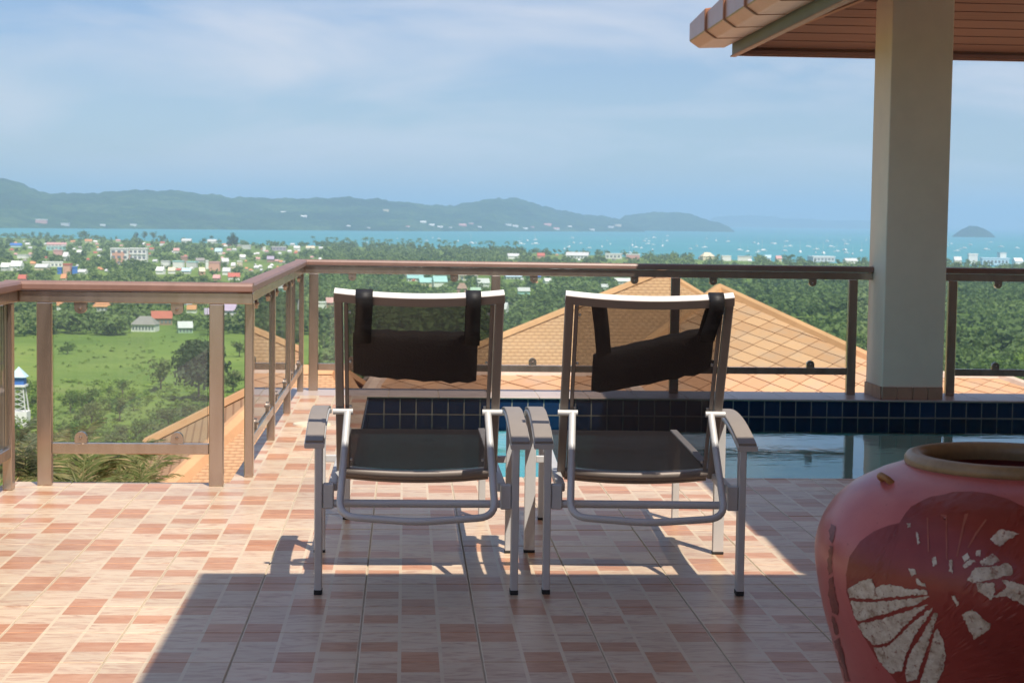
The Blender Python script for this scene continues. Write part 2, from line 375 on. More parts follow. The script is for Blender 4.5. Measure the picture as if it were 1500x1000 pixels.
def build_terrain():
    angs = sorted(set([R(a) for a in np.arange(-24, 32, .55)] + [R(a) for a in np.arange(-180, 180, 12.0) if a < -24 or a > 31]))
    rad = [0.5, 8, 13, 20, 30, 45, 60, 90, 120, 180, 250, 320, 400, 480, 560, 640, 740, 860, 1000, 1200, 1400, 1700, 2000, 2300]
    V, Fc = [], []
    nr = len(rad)+4
    for a in angs:
        px = 750 + F_PX*math.tan(max(-.5, min(.6, a-YAW)))
        c = coast(px) + 60*noise.noise(Vector((px*.03, 1, 5))) if -.45 < a < .6 else 3600
        rr = rad + [2300+(c-2300)*.5, c-40, c, c+30]
        for i, r in enumerate(rr):
            x, y = r*math.sin(a), r*math.cos(a); z = gz(x, y)
            if r > 300: z += .8*noise.noise(Vector((x*.01, y*.01, 0)))
            if i == nr-2: z = PLAIN-.7
            if i == nr-1: z = PLAIN-3.5
            V.append((x, y, z))
    n = len(angs)
    for i in range(n):
        j = (i+1) % n
        for k in range(nr-1):
            Fc.append((i*nr+k, i*nr+k+1, j*nr+k+1, j*nr+k))
    me = mesh('ground', V, [f[::-1] for f in Fc], True)
    new_obj('ground', me, 'terrain_mat', kind='structure')
build_terrain()
SEA = PLAIN-1.2
def build_sea():
    ys = [-3000, 1500, 2500, 3500, 5000, 8000, 12000, 20000, 38000]; xs = np.linspace(-26000, 26000, 14)
    V = [(x, y, SEA) for y in ys for x in xs]; n = len(xs)
    Fc = [(j*n+i, j*n+i+1, (j+1)*n+i+1, (j+1)*n+i) for j in range(len(ys)-1) for i in range(n-1)]
    new_obj('sea', mesh('sea', V, Fc), 'sea_mat', kind='structure')
build_sea()
HILLS = {}
def build_hill(name, sil, dist, depth, rough, step, rows=34, label=None):
    sx = [p[0] for p in sil]; sy2 = [p[1] for p in sil]
    xs = np.arange(sx[0], sx[-1]+step, step); V, Fc = [], []; top = {}
    nr = rows+10
    for px in xs:
        py = float(np.interp(px, sx, sy2)); D = float(np.interp(px, [d[0] for d in dist], [d[1] for d in dist]))
        rp_ = at(px, py, D+depth); hz = rp_.z-SEA
        d = ray(px, 330); dx = d.x/d.y
        for i in range(nr):
            tt = i/rows
            Y = D+depth*tt
            x = dx*Y
            if tt <= 1: prof = (tt**.75)*(1-.10*math.sin(math.pi*tt))
            else: prof = max(0, 1-(tt-1)*3.2)
            sp1 = noise.noise(Vector((x*.0011, Y*.0008, 3.1)))*.30*math.sin(math.pi*min(1, tt))
            fine = noise.noise(Vector((x*.012, Y*.012, 1.7)))*rough*min(1, tt*6) + noise.noise(Vector((x*.035, Y*.03, 8.7)))*rough*.6*min(1, tt*6)
            z = SEA + max(-2 if i == 0 else 0, hz*max(0, prof+sp1*prof)) + (fine if hz > 15 else fine*.3)
            if i == 0: z = SEA-2
            V.append((x, Y, z))
        top[px] = (D, dx, hz)
    n = len(xs)
    for i in range(n-1):
        for k in range(nr-1):
            Fc.append((i*nr+k, i*nr+k+1, (i+1)*nr+k+1, (i+1)*nr+k))
    me = mesh(name, V, [f[::-1] for f in Fc], True)
    new_obj(name, me, 'hill_mat', kind='structure'); return np.array(V).reshape(n, nr, 3), xs
RANGE = [(-160, 300), (-110, 268), (-60, 252), (-20, 256), (0, 262), (30, 268), (60, 281), (100, 285), (140, 282), (200, 278), (260, 279), (300, 284), (330, 288), (400, 291), (450, 290), (520, 290), (560, 292), (610, 297), (640, 301), (665, 301), (700, 295), (730, 290), (755, 291), (780, 297), (820, 308), (860, 315), (900, 319), (925, 325), (945, 336)]
main_hill = build_hill('hill_range', RANGE, [(-160, 6300), (300, 7200), (600, 7700), (940, 9500)], 1500, 11, 2.5)
build_hill('headland', [(885, 337.5), (900, 328), (915, 317), (950, 312), (985, 311), (1005, 312), (1030, 319), (1052, 326), (1066, 332), (1076, 338.5)], [(885, 10500), (1076, 10500)], 700, 9, 2)
build_hill('far_island', [(1030, 329), (1045, 318), (1070, 316), (1100, 315), (1130, 317), (1150, 320), (1175, 320), (1215, 323), (1260, 322), (1300, 325), (1350, 330), (1390, 332)], [(1030, 21000), (1390, 21000)], 900, 8, 5, 14)
build_hill('islet', [(1393, 348), (1400, 342), (1410, 335), (1420, 331), (1432, 331), (1444, 336), (1452, 341), (1460, 348.5)], [(1393, 8900), (1460, 8900)], 160, 5, 1, 20)

# ------------------------------------------------------------------ terrace: slab, floor tiles, pool
TX0, TY0, TS = -0.1149, 5.5689, 0.33
L0, L1, YF, YP0, YP1, YE, XP, XR = -1.72, -0.76, 7.70, 7.92, 11.50, 11.98, -0.235, 7.4
slab = boxes([((L0, -4, -6.2), (XR, YF, -.0035)), ((L1, YF, -6.2), (XR, YP0-.02, -.0035)), ((L1, YP0-.02, -6.2), (XP-.02, YP1+.02, -.0035)), ((L1, YP1+.02, -6.2), (XR, YE, -.0035)),
              ((XP-.02, YP0-.02, -6.2), (XR, YP1+.02, -1.35))], 0, 'terrace_floor')
floor = new_obj('terrace_floor', slab, 'grout', kind='structure')
def tile_mesh(x0, x1, y0, y1, fx, fy, name='tile', h=.0045):
    """unit tile (local coords 0..TS) cut to x0..x1, y0..y1, chamfered rim"""
    g, b = .0024, .0018
    xa, xb, ya, yb = x0+g, x1-g, y0+g, y1-g
    V = []; 
    for z, k in ((-h, 0), (-.0015, 0), (0, b)):
        V += [(xa+k, ya+k, z), (xb-k, ya+k, z), (xb-k, yb-k, z), (xa+k, yb-k, z)]
    Fc = [(8, 9, 10, 11)] + [(a*4+i, a*4+(i+1) % 4, (a+1)*4+(i+1) % 4, (a+1)*4+i) for a in (0, 1) for i in range(4)]
    me = mesh(name, V, Fc); uvl = me.uv_layers.new(name='UVMap')
    for lp in me.loops:
        v = me.vertices[lp.vertex_index].co; u, w = min(.9999, max(.0001, v.x/TS)), min(.9999, max(.0001, v.y/TS))
        uvl.data[lp.index].uv = (1-u if fx else u, 1-w if fy else w)
    me.materials.append(MAT['floor_tile']); return me
tile_cache = {}
def inside_cut(x, y):
    """rectangles of deck that a tile cell covers, as local cuts"""
    out = []
    for (a, b, c, d) in ((L0, XR, -4, YF), (L1, XR, YF, YP0), (L1, XP, YP0, YP1)):
        xa, xb, ya, yb = max(a, x), min(b, x+TS), max(c, y), min(d, y+TS)
        if xb-xa > .02 and yb-ya > .02: out.append((round(xa-x, 4), round(xb-x, 4), round(ya-y, 4), round(yb-y, 4)))
    # merge stacked pieces of equal width
    out.sort(key=lambda r: r[2])
    m = []
    for r in out:
        if m and abs(m[-1][0]-r[0]) < 1e-3 and abs(m[-1][1]-r[1]) < 1e-3 and abs(m[-1][3]-r[2]) < 1e-3: m[-1] = (r[0], r[1], m[-1][2], r[3])
        else: m.append(r)
    return m
rest = []; ntile = 0
for k in range(-6, 24):
    for j in range(-30, 20):
        x, y = TX0+k*TS, TY0+j*TS
        for cut in inside_cut(x, y):
            fx, fy = k % 2 == 1, j % 2 == 1
            if y > 3.55 and x < 2.75+.0*y and not (x > 2.4 and y < 4.5):
                key = (cut, fx, fy)
                if key not in tile_cache: tile_cache[key] = tile_mesh(*cut, fx, fy)
                o = new_obj('tile', tile_cache[key], None, floor); ntile += 1
                o.location = (x, y, random.uniform(-.0006, .0006)); o.rotation_euler = (random.uniform(-.001, .001), random.uniform(-.001, .001), 0)
            else: rest.append((x, y, cut, fx, fy))
def join_tiles():
    V, Fc, U = [], [], []
    for x, y, (xa, xb, ya, yb), fx, fy in rest:
        b = len(V); g = .003
        V += [(x+xa+g, y+ya+g, 0), (x+xb-g, y+ya+g, 0), (x+xb-g, y+yb-g, 0), (x+xa+g, y+yb-g, 0)]
        Fc.append((b, b+1, b+2, b+3))
        for (p, q) in ((xa, ya), (xb, ya), (xb, yb), (xa, yb)):
            u, w = min(.9999, max(.0001, p/TS)), min(.9999, max(.0001, q/TS)); U.append((1-u if fx else u, 1-w if fy else w))
    me = mesh('tile_field', V, Fc); uvl = me.uv_layers.new(name='UVMap')
    for i, u in enumerate(U): uvl.data[i].uv = u
    new_obj('tile_field', me, 'floor_tile', floor, kind='stuff')
join_tiles()
# coping slabs along the far edge of the pool
cx = L1
while cx < XR-.05:
    x1 = min(cx+.33, XR)
    new_obj('coping_slab', box((cx+.002, YP1-.015, -.0105), (x1-.002, YE+.02, .0), .003, 1, 'coping_slab'), 'coping_stone', floor); cx += .33

def build_pool():
    p = new_obj('pool', boxes([((XP-.016, YP1+.004, -1.34), (XR, YP1+.018, -.0135)), ((XP-.018, YP0-.018, -1.34), (XP-.004, YP1+.004, -.0135)), ((XP-.004, YP0-.018, -1.34), (XR, YP0-.004, -.0135))], 0, 'pool'), 'pool_grout', kind='structure')
    new_obj('pool_bottom', box((XP-.003, YP0-.003, -1.345), (XR, YP1+.003, -1.30)), 'pool_bottom', p)
    T = .105; g = .0032
    me = box((g, .0003, -T+g), (T-g, .010, -g), .0012, 1, 'wall_tile')
    n = 0; x = XP+.002
    while x < 5.6:
        o = new_obj('wall_tile', me, 'pool_tile', p); o.location = (x, YP1+.001, -.0135); x += T; n += 1
    new_obj('pool_lining', boxes([((XP-.003, YP1-.0085, -1.30), (XR, YP1+.0035, -.2275)), ((XP-.0035, YP0, -1.30), (XP+.0075, YP1-.009, -.2275)), ((XP+.008, YP0-.003, -1.30), (XR, YP0+.0075, -.2275))]), 'pool_bottom', p)
    bm = bmesh.new(); x = XP+.002; i = 0
    while x < XR-.1:
        for r in range(2):
            if r == 0 and x < 5.6: continue
            add_box(bm, (x+g, YP1-.007, -.0135-T*(r+1)+g), (x+T-g, YP1+.003, -.0135-T*r-g))
        x += T
    y = YP0
    while y < YP1-.1:
        for r in range(2): add_box(bm, (XP-.003, y+g, -.0135-T*(r+1)+g), (XP+.006, y+T-g, -.0135-T*r-g))
        y += T
    x = XP+.002
    while x < XR-.1:
        for r in range(2): add_box(bm, (x+g, YP0-.003, -.0135-T*(r+1)+g), (x+T-g, YP0+.006, -.0135-T*r-g))
        x += T
    new_obj('wall_tiles', bm_mesh(bm, 'wall_tiles'), 'pool_tile', p, kind='stuff')
    me = mesh('pool_water', [(XP-.002, YP0-.002, -.121), (XR, YP0-.002, -.121), (XR, YP1+.0, -.121), (XP-.002, YP1+.0, -.121)], [(0, 1, 2, 3)])
    new_obj('pool_water', me, 'pool_water', kind='structure')
build_pool()
# round skimmer lid set in the deck
def skimmer():
    c = onz(457, 622, 0); bm = bmesh.new()
    bmesh.ops.create_cone(bm, cap_ends=True, segments=40, radius1=.108, radius2=.104, depth=.012, matrix=Matrix.Translation((0, 0, .003)))
    t = thing('skimmer_lid', 'round cream skimmer lid set in the floor tiles beside the pool', 'lid', (c.x, c.y, 0))
    new_obj('lid_plate', bm_mesh(bm, 'lid_plate'), 'lid_plastic', t)
    bm = bmesh.new(); add_box(bm, (-.02, -.006, .009), (.02, .006, .013), .002); new_obj('finger_grip', bm_mesh(bm, 'grip'), 'arm_pad', t)
skimmer()

# ------------------------------------------------------------------ railings
def clip_mesh(up):
    """D-shaped glass clamp, rounded end up or down, depth along y"""
    bm = bmesh.new(); r = .026; pts = [(-r, 0)] + [(-r*math.cos(math.pi*i/12), .022+r*math.sin(math.pi*i/12)) for i in range(13)] + [(r, 0)]
    s = 1 if up else -1
    fr_ = [bm.verts.new((x, -.014, s*z)) for x, z in pts]; bk = [bm.verts.new((x, .014, s*z)) for x, z in pts]
    bm.faces.new(fr_); bm.faces.new(bk[::-1]); n = len(pts)
    for i in range(n): bm.faces.new((fr_[i], fr_[(i+1) % n], bk[(i+1) % n], bk[i]))
    bmesh.ops.create_uvsphere(bm, u_segments=10, v_segments=6, radius=.007, matrix=Matrix.Translation((0, -.015, s*.024)))
    return bm_mesh(bm, 'clip')
CLIP_UP, CLIP_DN = clip_mesh(True), clip_mesh(False)
HB, HT = .832, .878     # steel bar bottom / wood top
def railing(label, p0, p1, posts, group, rail_span=None, panels=None, ends=(0, 0), post_z0=0.0):
    """p0->p1 on plan; posts: distances along; panels: list of (a,b)"""
    p0, p1 = Vector((*p0, 0)), Vector((*p1, 0)); d = p1-p0; L = d.length; rz = math.atan2(d.y, d.x)
    t = thing('railing', label, 'railing', p0, rz, group)
    a, b = rail_span if rail_span else (0, L)
    bm = bmesh.new(); prof = [(-.036, -.0), (.036, 0), (.04, .006), (.04, .026), (.034, .036), (.018, .0405), (-.018, .0405), (-.034, .036), (-.04, .026), (-.04, .006)]
    add_sweep(bm, [(a-ends[0]*.0, 0, HT-.0405), (b, 0, HT-.0405)], prof)
    new_obj('handrail', bm_mesh(bm, 'handrail'), 'rail_wood', t)
    new_obj('top_bar', box((a, -.022, HB-.045), (b, .022, HT-.043), .003, 1, 'top_bar'), 'steel', t)
    for s in posts:
        me = box((s-.031, -.02, post_z0), (s+.031, .02, HB-.0465), .004, 2, 'post'); po = new_obj('post', me, 'steel', t)
    for (u, v) in panels:
        new_obj('bottom_bar', box((u+.0315, -.017, .137), (v-.0315, .017, .183), .003, 1, 'bottom_bar'), 'steel', t)
        g = new_obj('glass_panel', box((u+.038, -.005, .187), (v-.038, .005, HB-.050), .0015, 1, 'glass_panel'), 'rail_glass', t)
        for s in (.21, .77):
            x = u+(v-u)*s
            for me, z in ((CLIP_UP, .184), (CLIP_DN, HB-.0455)):
                c = new_obj('clip', me, 'steel', g); c.location = (x, 0, z)
    return t
GR = 'glass railings round the terrace'
YG = 7.61
railing('short glass railing between the two left corners of the terrace', (-1.66, YG), (-.65, YG), [.125, .855], GR, (-.04, 1.01), [(.125, .855)])
railing('glass railing running back beside the narrow strip left of the pool', (-.69, 7.57), (-.69, 11.87), [.325, 1.615, 2.87, 4.18], GR, (.0805, 4.2195), [(.325, 1.615), (1.615, 2.87), (2.87, 4.18)])
railing('long glass railing behind the pool ending at the column', (-.73, 11.83), (3.19, 11.83), [.122, 1.341, 2.56, 3.779], GR, (0, 3.91), [(.122, 1.341), (1.341, 2.56), (2.56, 3.779)])
railing('glass railing leaving the far side of the column', (3.59, 11.83), (7.2, 11.83), [.15, 1.65, 2.87], GR, (0, 3.6), [(.15, 1.65), (1.65, 2.87)])
railing('glass railing coming toward the house along the outer terrace edge', (-1.66, YG+.03), (-1.66, 2.6), [.16, 1.4, 2.64, 3.88], GR, (.0705, 5), [(.16, 1.4), (1.4, 2.64), (2.64, 3.88)])

# ------------------------------------------------------------------ villa: column, pavilion roof, porch roof, walls
def build_villa():
    V = thing('villa', 'villa with rendered column and wood-lined clay roof over the terrace', 'house', (4, 4, 0))
    def part(n, me, mat, par=None):
        o = new_obj(n, me, mat); o.parent = par or V
        if par is None: o.matrix_parent_inverse = Matrix.Translation((-4, -4, 0))
        return o
    cxa, cxb, cya, cyb = 3.183, 3.597, 11.515, 11.93
    colm = part('column', box((cxa, cya, .012), (cxb, cyb, 3.0), .008, 2, 'column'), 'column_paint')
    T = (cxb-cxa)/4
    for i in range(4):
        new_obj('skirting_tile', box((cxa+i*T+.0025, cya-.010, .001), (cxa+(i+1)*T-.0025, cya-.0005, .086), .0015, 1, 'skirt'), 'trim_wood', colm)
        new_obj('skirting_tile', box((cxa-.010, cya+i*T+.0025, .001), (cxa-.0005, cya+(i+1)*T-.0025, .086), .0015, 1, 'skirt'), 'trim_wood', colm)
    # pavilion hip roof, eaves at XE (left) and YB (far)
    XE, YB, ZE, S = 2.335, 12.60, 2.375, .40
    def zin(d): return ZE+.02+S*d
    X2, Y2 = 8.2, -5.0
    D = 2.9   # run to the ridge
    rv = []; 
    th = .13
    rv = [(XE, Y2, zin(0)+.03), (XE, YB, zin(0)+.03), (X2, YB, zin(0)+.03), (XE+D, Y2, zin(D)+.03), (XE+D, YB-D, zin(D)+.03), (X2, YB-D, zin(D)+.03), (X2, Y2, zin(D)+.03)]
    rv += [(x, y, z+th) for x, y, z in rv]
    rf = [(0, 3, 4, 1), (1, 4, 5, 2), (3, 6, 5, 4)]
    rf += [tuple(i+7 for i in f[::-1]) for f in rf] + [(0, 1, 8, 7), (1, 2, 9, 8)]
    roof = part('roof', mesh('roof', rv, rf), 'ridge_clay')
    sof = part('soffit', box((XE+.02, YB-.035, ZE-.012), (X2, YB-.012, ZE+.02), .002), 'soffit_wood')
    w = .1185; ca = 1/math.sqrt(1+S*S)
    i = 0
    while True:                       # boards under the far slope, running along X
        d0 = .045+i*w*ca; d1 = d0+(w-.013)*ca
        if d1 > D-.05: break
        y0, y1 = YB-d0, YB-d1; xa0, xa1 = XE+d0+.012, XE+d1+.012
        vs_ = []
        for dz in (0, .02):
            vs_ += [(xa0, y0, zin(d0)+dz), (X2, y0, zin(d0)+dz), (X2, y1, zin(d1)+dz), (xa1, y1, zin(d1)+dz)]
        me = mesh('plank', vs_, [(0, 1, 2, 3), (7, 6, 5, 4), (0, 4, 5, 1), (1, 5, 6, 2), (2, 6, 7, 3), (3, 7, 4, 0)])
        bm = bmesh.new(); bm.from_mesh(me); bmesh.ops.recalc_face_normals(bm, faces=bm.faces); bm.to_mesh(me); bm.free()
        new_obj('plank', me, 'soffit_wood', sof); i += 1
    i = 0
    while True:                       # boards under the side slope, running along Y
        d0 = .02+i*w*ca; d1 = d0+(w-.008)*ca
        if d1 > D-.05: break
        x0, x1 = XE+d0, XE+d1
        vs_ = []
        for dz in (0, .02):
            vs_ += [(x0, Y2, zin(d0)+dz), (x1, Y2, zin(d1)+dz), (x1, YB-d1-.012, zin(d1)+dz), (x0, YB-d0-.012, zin(d0)+dz)]
        me = mesh('plank', vs_, [(0, 1, 2, 3), (7, 6, 5, 4), (0, 4, 5, 1), (1, 5, 6, 2), (2, 6, 7, 3), (3, 7, 4, 0)])
        bm = bmesh.new(); bm.from_mesh(me); bmesh.ops.recalc_face_normals(bm, faces=bm.faces); bm.to_mesh(me); bm.free()
        new_obj('plank', me, 'soffit_wood', sof); i += 1
    hip = part('hip_rafter', sweep([(XE+.01, YB-.01, zin(0)-.004), (XE+D, YB-D, zin(D)-.004)], rrect(.05, .02, .003)), 'trim_wood')
    fs = part('fascia', box((XE-.012, Y2, ZE-.018), (XE+.014, YB+.004, ZE+.115), .003), 'fascia_paint')
    new_obj('fascia_trim', box((XE-.024, Y2, ZE-.030), (XE+.018, YB+.008, ZE-.0185), .003), 'trim_wood', fs)
    new_obj('fascia_trim', box((XE-.052, Y2, ZE+.1155), (XE+.01, YB+.010, ZE+.131), .003), 'trim_wood', fs)
    new_obj('fascia_board', box((XE-.045, Y2, ZE+.1315), (XE+.01, YB+.012, ZE+.185), .003), 'fascia_paint', fs)
    fb = part('far_fascia', box((XE+.015, YB-.011, ZE-.022), (X2, YB+.012, ZE+.14), .003), 'soffit_wood')
    # angular clay tiles along the side eave
    y = YB+.11; k = 0; Lt = .70
    while y > 1.0:
        g = .012*(k % 1)
        prof = [(-.305, .215), (-.305, .085), (-.235, .038), (-.045, .045), (-.045, .20), (-.18, .235)]
        bm = bmesh.new()
        r0 = [bm.verts.new((XE+a, y, ZE+b)) for a, b in prof]
        r1 = [bm.verts.new((XE+a*1.05, y-Lt-.03, ZE+b*1.04+.012-(.018 if b < .1 else 0))) for a, b in prof]
        bm.faces.new(r0); bm.faces.new(r1[::-1]); n = len(prof)
        for q in range(n): bm.faces.new((r0[q], r0[(q+1) % n], r1[(q+1) % n], r1[q]))
        bmesh.ops.bevel(bm, geom=list(bm.edges), offset=.006, segments=1, affect='EDGES')
        new_obj('eave_tile', bm_mesh(bm, 'eave_tile'), 'verge_clay', roof); y -= Lt; k += 1
    # porch roof over the viewpoint, walls of the house behind
    part('porch_ceiling', box((.10, -5, 2.55), (XE-.06, 4.14, 2.66), .004), 'wall_paint')
    part('porch_fascia', boxes([((.07, -5, 2.52), (.0985, 4.17, 2.74)), ((.0985, 4.1415, 2.52), (XE-.06, 4.17, 2.74))], 0), 'fascia_paint')
    part('porch_tile_bed', box((.10, -5, 2.661), (XE-.06, 4.14, 2.73)), 'ridge_clay')
    part('wall', boxes([((-.6, -4.0, .002), (6.6, -3.75, 2.9)), ((6.6, -4.0, .002), (6.85, 8.6, 2.9))], 0), 'wall_paint')
build_villa()

# ------------------------------------------------------------------ sun loungers
def lounger_parts(root):
    def P(n, me, mat, par=None): return new_obj(n, me, mat, par or root)
    for s in (-1, 1):
        lg = P('leg', box((s*.3045-.0115, -.022, .012), (s*.3045+.0115, .022, .462), .003, 2), 'chair_metal')
        new_obj('foot_cap', box((s*.3045-.0125, -.023, 0), (s*.3045+.0125, .023, .016), .002), 'black_rubber', lg)
        fx = s*.333
        lg = P('leg', box((fx-.019, .665, .008), (fx+.019, .690, .50), .003, 2), 'chair_metal')
        new_obj('foot_cap', box((fx-.02, .664, 0), (fx+.02, .691, .010), .002), 'black_rubber', lg)
        lg = P('leg', box((s*.262-.013, 1.34, .008), (s*.262+.013, 1.375, .318), .003, 2), 'chair_metal')
        new_obj('foot_cap', box((s*.262-.014, 1.339, 0), (s*.262+.014, 1.376, .010), .002), 'black_rubber', lg)
        # arm: flat metal bow with a slat on top
        arc = []
        for i in range(13):
            q = i/12; y = -.025+q*.735; z = .463+.062*math.sin(math.pi*min(1, .10+q*.75))*1.0-.018*(1-q)
            arc.append((s*(.318+.008*q), y, z))
        arm = P('armrest', smooth_by_angle(sweep(arc, rrect(.062, .016, .003))), 'chair_metal')
        new_obj('arm_slat', smooth_by_angle(sweep([(x, y+.004, z+.0125) for x, y, z in arc], rrect(.056, .009, .002))), 'arm_pad', arm)
        # gusset joining rear leg and seat rail, seat rail
        P('bracket', box((min(s*.292, s*.258), -.018, .268), (max(s*.292, s*.258), .02, .345), .003), 'chair_metal')
        P('seat_rail', box((s*.262-.014, .0205, .318), (s*.262+.014, 1.46, .346), .004, 2), 'chair_metal')
        P('arm_link', box((min(s*.2765, s*.314), .668, .318), (max(s*.2765, s*.314), .687, .342), .002), 'chair_metal')
    P('cross_tube', smooth_by_angle(sweep([(-.292, 0, .283), (.292, 0, .283)], circ(.0125, 14))), 'chair_metal')
    P('cross_tube', smooth_by_angle(sweep([(-.248, 1.452, .330), (.248, 1.452, .330)], circ(.0095, 12))), 'chair_frame')
    # seat sling
    V, Fc = [], []
    for i in range(17):
        y = .30+(1.445-.30)*i/16
        for j in range(9):
            x = -.247+.494*j/8; V.append((x, y, .341-.016*(1-(x/.247)**2)*math.sin(math.pi*min(1, max(0, i/16)))))
    for i in range(16):
        for j in range(8): Fc.append((i*9+j, i*9+j+1, (i+1)*9+j+1, (i+1)*9+j))
    st = P('seat_sling', mesh('seat_sling', V, Fc, True), 'seat_mesh')
    # back: local frame (x, along u, normal n)
    B0, B1 = Vector((0, .275, .352)), Vector((0, -.045, .935)); U = (B1-B0); H = U.length; U.normalize(); NN = Vector((0, -U.z, U.y))  # normal toward the rear
    def bp(x, u, n=0): return Vector((x, 0, 0)) + B0 + U*u + NN*n
    def bow(x): return .016*(1-(x/.26)**2)
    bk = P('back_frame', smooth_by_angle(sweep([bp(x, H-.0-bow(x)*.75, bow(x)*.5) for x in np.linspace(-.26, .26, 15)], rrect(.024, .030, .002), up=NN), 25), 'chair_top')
    for s in (-1, 1):
        new_obj('back_rail', sweep([bp(s*.247, -.02, .002), bp(s*.247, H-.018, .002)], rrect(.026, .030, .003), up=NN), 'chair_frame', bk)
        new_obj('sling_rail', sweep([bp(s*.224, .01, .004), bp(s*.224, H-.03, .004)], rrect(.012, .014, .002), up=NN), 'chair_frame', bk)
        for u in (.04, .25, .42, .60):
            new_obj('screw', box(bp(s*.213, u, .004)-Vector((.004, .004, .004)), bp(s*.213, u, .004)+Vector((.004, .004, .004)), .001), 'bolt_steel', bk)
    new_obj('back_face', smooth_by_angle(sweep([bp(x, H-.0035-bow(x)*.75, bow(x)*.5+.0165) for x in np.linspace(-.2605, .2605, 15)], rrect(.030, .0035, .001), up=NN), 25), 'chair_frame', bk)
    new_obj('back_bar', smooth_by_angle(sweep([bp(x, -.004-bow(x)*.5, .004+bow(x)*.8) for x in np.linspace(-.234, .234, 13)], rrect(.028, .020, .004), up=NN), 50), 'chair_frame', bk)
    new_obj('back_bar', smooth_by_angle(sweep([bp(x, -.038-bow(x)*.7, -.02+bow(x)*.8) for x in np.linspace(-.234, .234, 13)], rrect(.020, .018, .004), up=NN), 50), 'chair_frame', bk)
    V, Fc = [], []
    for i in range(17):
        u = .012+(H-.045)*i/16
        for j in range(11):
            x = -.222+.444*j/10; V.append(bp(x, u, .0+.020*(1-(x/.222)**2)))
    for i in range(16):
        for j in range(10): Fc.append((i*11+j, i*11+j+1, (i+1)*11+j+1, (i+1)*11+j))
    P('back_sling', mesh('back_sling', V, Fc, True), 'sling_mesh')
    # bent tube that props the back
    pv = .245
    pts = [bp(-.222, pv, .030), Vector((-.236, -.01, .37)), Vector((-.238, -.115, .262)), Vector((0, -.135, .248)), Vector((.238, -.115, .262)), Vector((.236, -.01, .37)), bp(.222, pv, .030)]
    pts = fillet([pts[0], pts[2], pts[3], pts[4], pts[6]], .055, 7)
    bail = P('prop_tube', smooth_by_angle(sweep(pts, circ(.0115, 12)), 60), 'chair_metal')
    for s in (-1, 1): new_obj('pivot', smooth_by_angle(sweep([bp(s*.205, pv, .026), bp(s*.268, pv, .026)], circ(.010, 10))), 'chair_metal', bail)
    return bp, H, NN, U
def pillow(root, bp, H, NN, U, x0, x1, uL, uR, hL, hR, straps, tilt_side):
    """bolster on the seat side of the sling; uL/uR = top edge heights at both ends"""
    nx, na = 15, 16; V, Fc = [], []
    for i in range(nx):
        q = i/(nx-1); x = x0+(x1-x0)*q; ut = uL+(uR-uL)*q; hh = hL+(hR-hL)*q
        e = min(1, (min(q, 1-q)*9))**.5 if 0 < q < 1 else .25
        wob = .004*noise.noise(Vector((x*22, ut*9, 1)))
        for k in range(na):
            a = 2*math.pi*k/na
            cu, cn = math.cos(a), math.sin(a)
            cu = math.copysign(abs(cu)**.65, cu); cn = math.copysign(abs(cn)**.8, cn)
            u = ut-hh/2+cu*(hh/2)*(.86+.14*e)+wob*2+.004*noise.noise(Vector((x*35, k, 4)))
            n = -.042+cn*.030*(.35+.65*e)+wob
            V.append(bp(x, u, n))
    for i in range(nx-1):
        for k in range(na): Fc.append((i*na+k, i*na+(k+1) % na, (i+1)*na+(k+1) % na, (i+1)*na+k))
    Fc.append(tuple(range(na))); Fc.append(tuple((nx-1)*na+k for k in range(na))[::-1])
    bm = bmesh.new(); vv = [bm.verts.new(v) for v in V]
    for f in Fc: bm.faces.new([vv[i] for i in f])
    pm = new_obj('cushion', bm_mesh(bm, 'cushion', True), 'black_fabric', root)
    for (xt, xb, wd, over) in straps:
        q = (xb-x0)/(x1-x0); ub = uL+(uR-uL)*q-.03
        bowv = .016*(1-(xt/.26)**2)
        tu = H-bowv*.75
        pts = [bp(xb, ub, -.030), bp(xb*.5+xt*.5, (ub+tu)/2, -.022), bp(xt, tu-.022, -.016), bp(xt, tu+.010, -.018), bp(xt, tu+.0175, -.008), bp(xt, tu+.0175, .018), bp(xt, tu+.006, .030), bp(xt, tu-.030, .0285), bp((xt*.7+xb*.3), tu-.07, .0245), bp(xb*.6+xt*.4, (ub+tu)/2-.01, .026), bp(xb, ub+.028, .027)] if over else [bp(xb, ub, -.030), bp(xb*.5+xt*.5, (ub+tu)/2, -.022), bp(xt, tu-.024, -.014)]
        V, Fc = [], []
        for p in pts:
            for s in (-1, 1): V.append(p+Vector((s*wd/2, 0, 0)))
        for i in range(len(pts)-1): Fc.append((2*i, 2*i+1, 2*i+3, 2*i+2))
        me = mesh('strap', V, Fc, True); o = new_obj('strap', me, 'black_strap', root)
        md = o.modifiers.new('solid', 'SOLIDIFY'); md.thickness = .003; md.offset = 0
C1 = Vector((.045, 5.425, 0)); C2 = Vector((.755, 5.425, 0)); RZ1, RZ2 = 0.0, R(-2.0)
ch1 = thing('sun_lounger', 'metal sun lounger whose hanging headrest pillow is level', 'sun lounger', C1, RZ1, 'sun loungers by the pool')
fr1 = lounger_parts(ch1)
ch2 = copy_tree(ch1); ch2.location = C2; ch2.rotation_euler = (0, 0, RZ2); ch2['label'] = 'metal sun lounger whose hanging headrest pillow has slipped askew'
p1 = thing('headrest_pillow', 'black headrest pillow hanging level on two straps', 'pillow', C1, RZ1, 'headrest pillows on the loungers')
pillow(p1, *fr1, -.205, .185, .505, .50, .165, .19, [(-.168, -.175, .052, True), (.165, .165, .046, True)], 1)
p2 = thing('headrest_pillow', 'black headrest pillow hanging crooked, lower at one end', 'pillow', C2, RZ2, 'headrest pillows on the loungers')
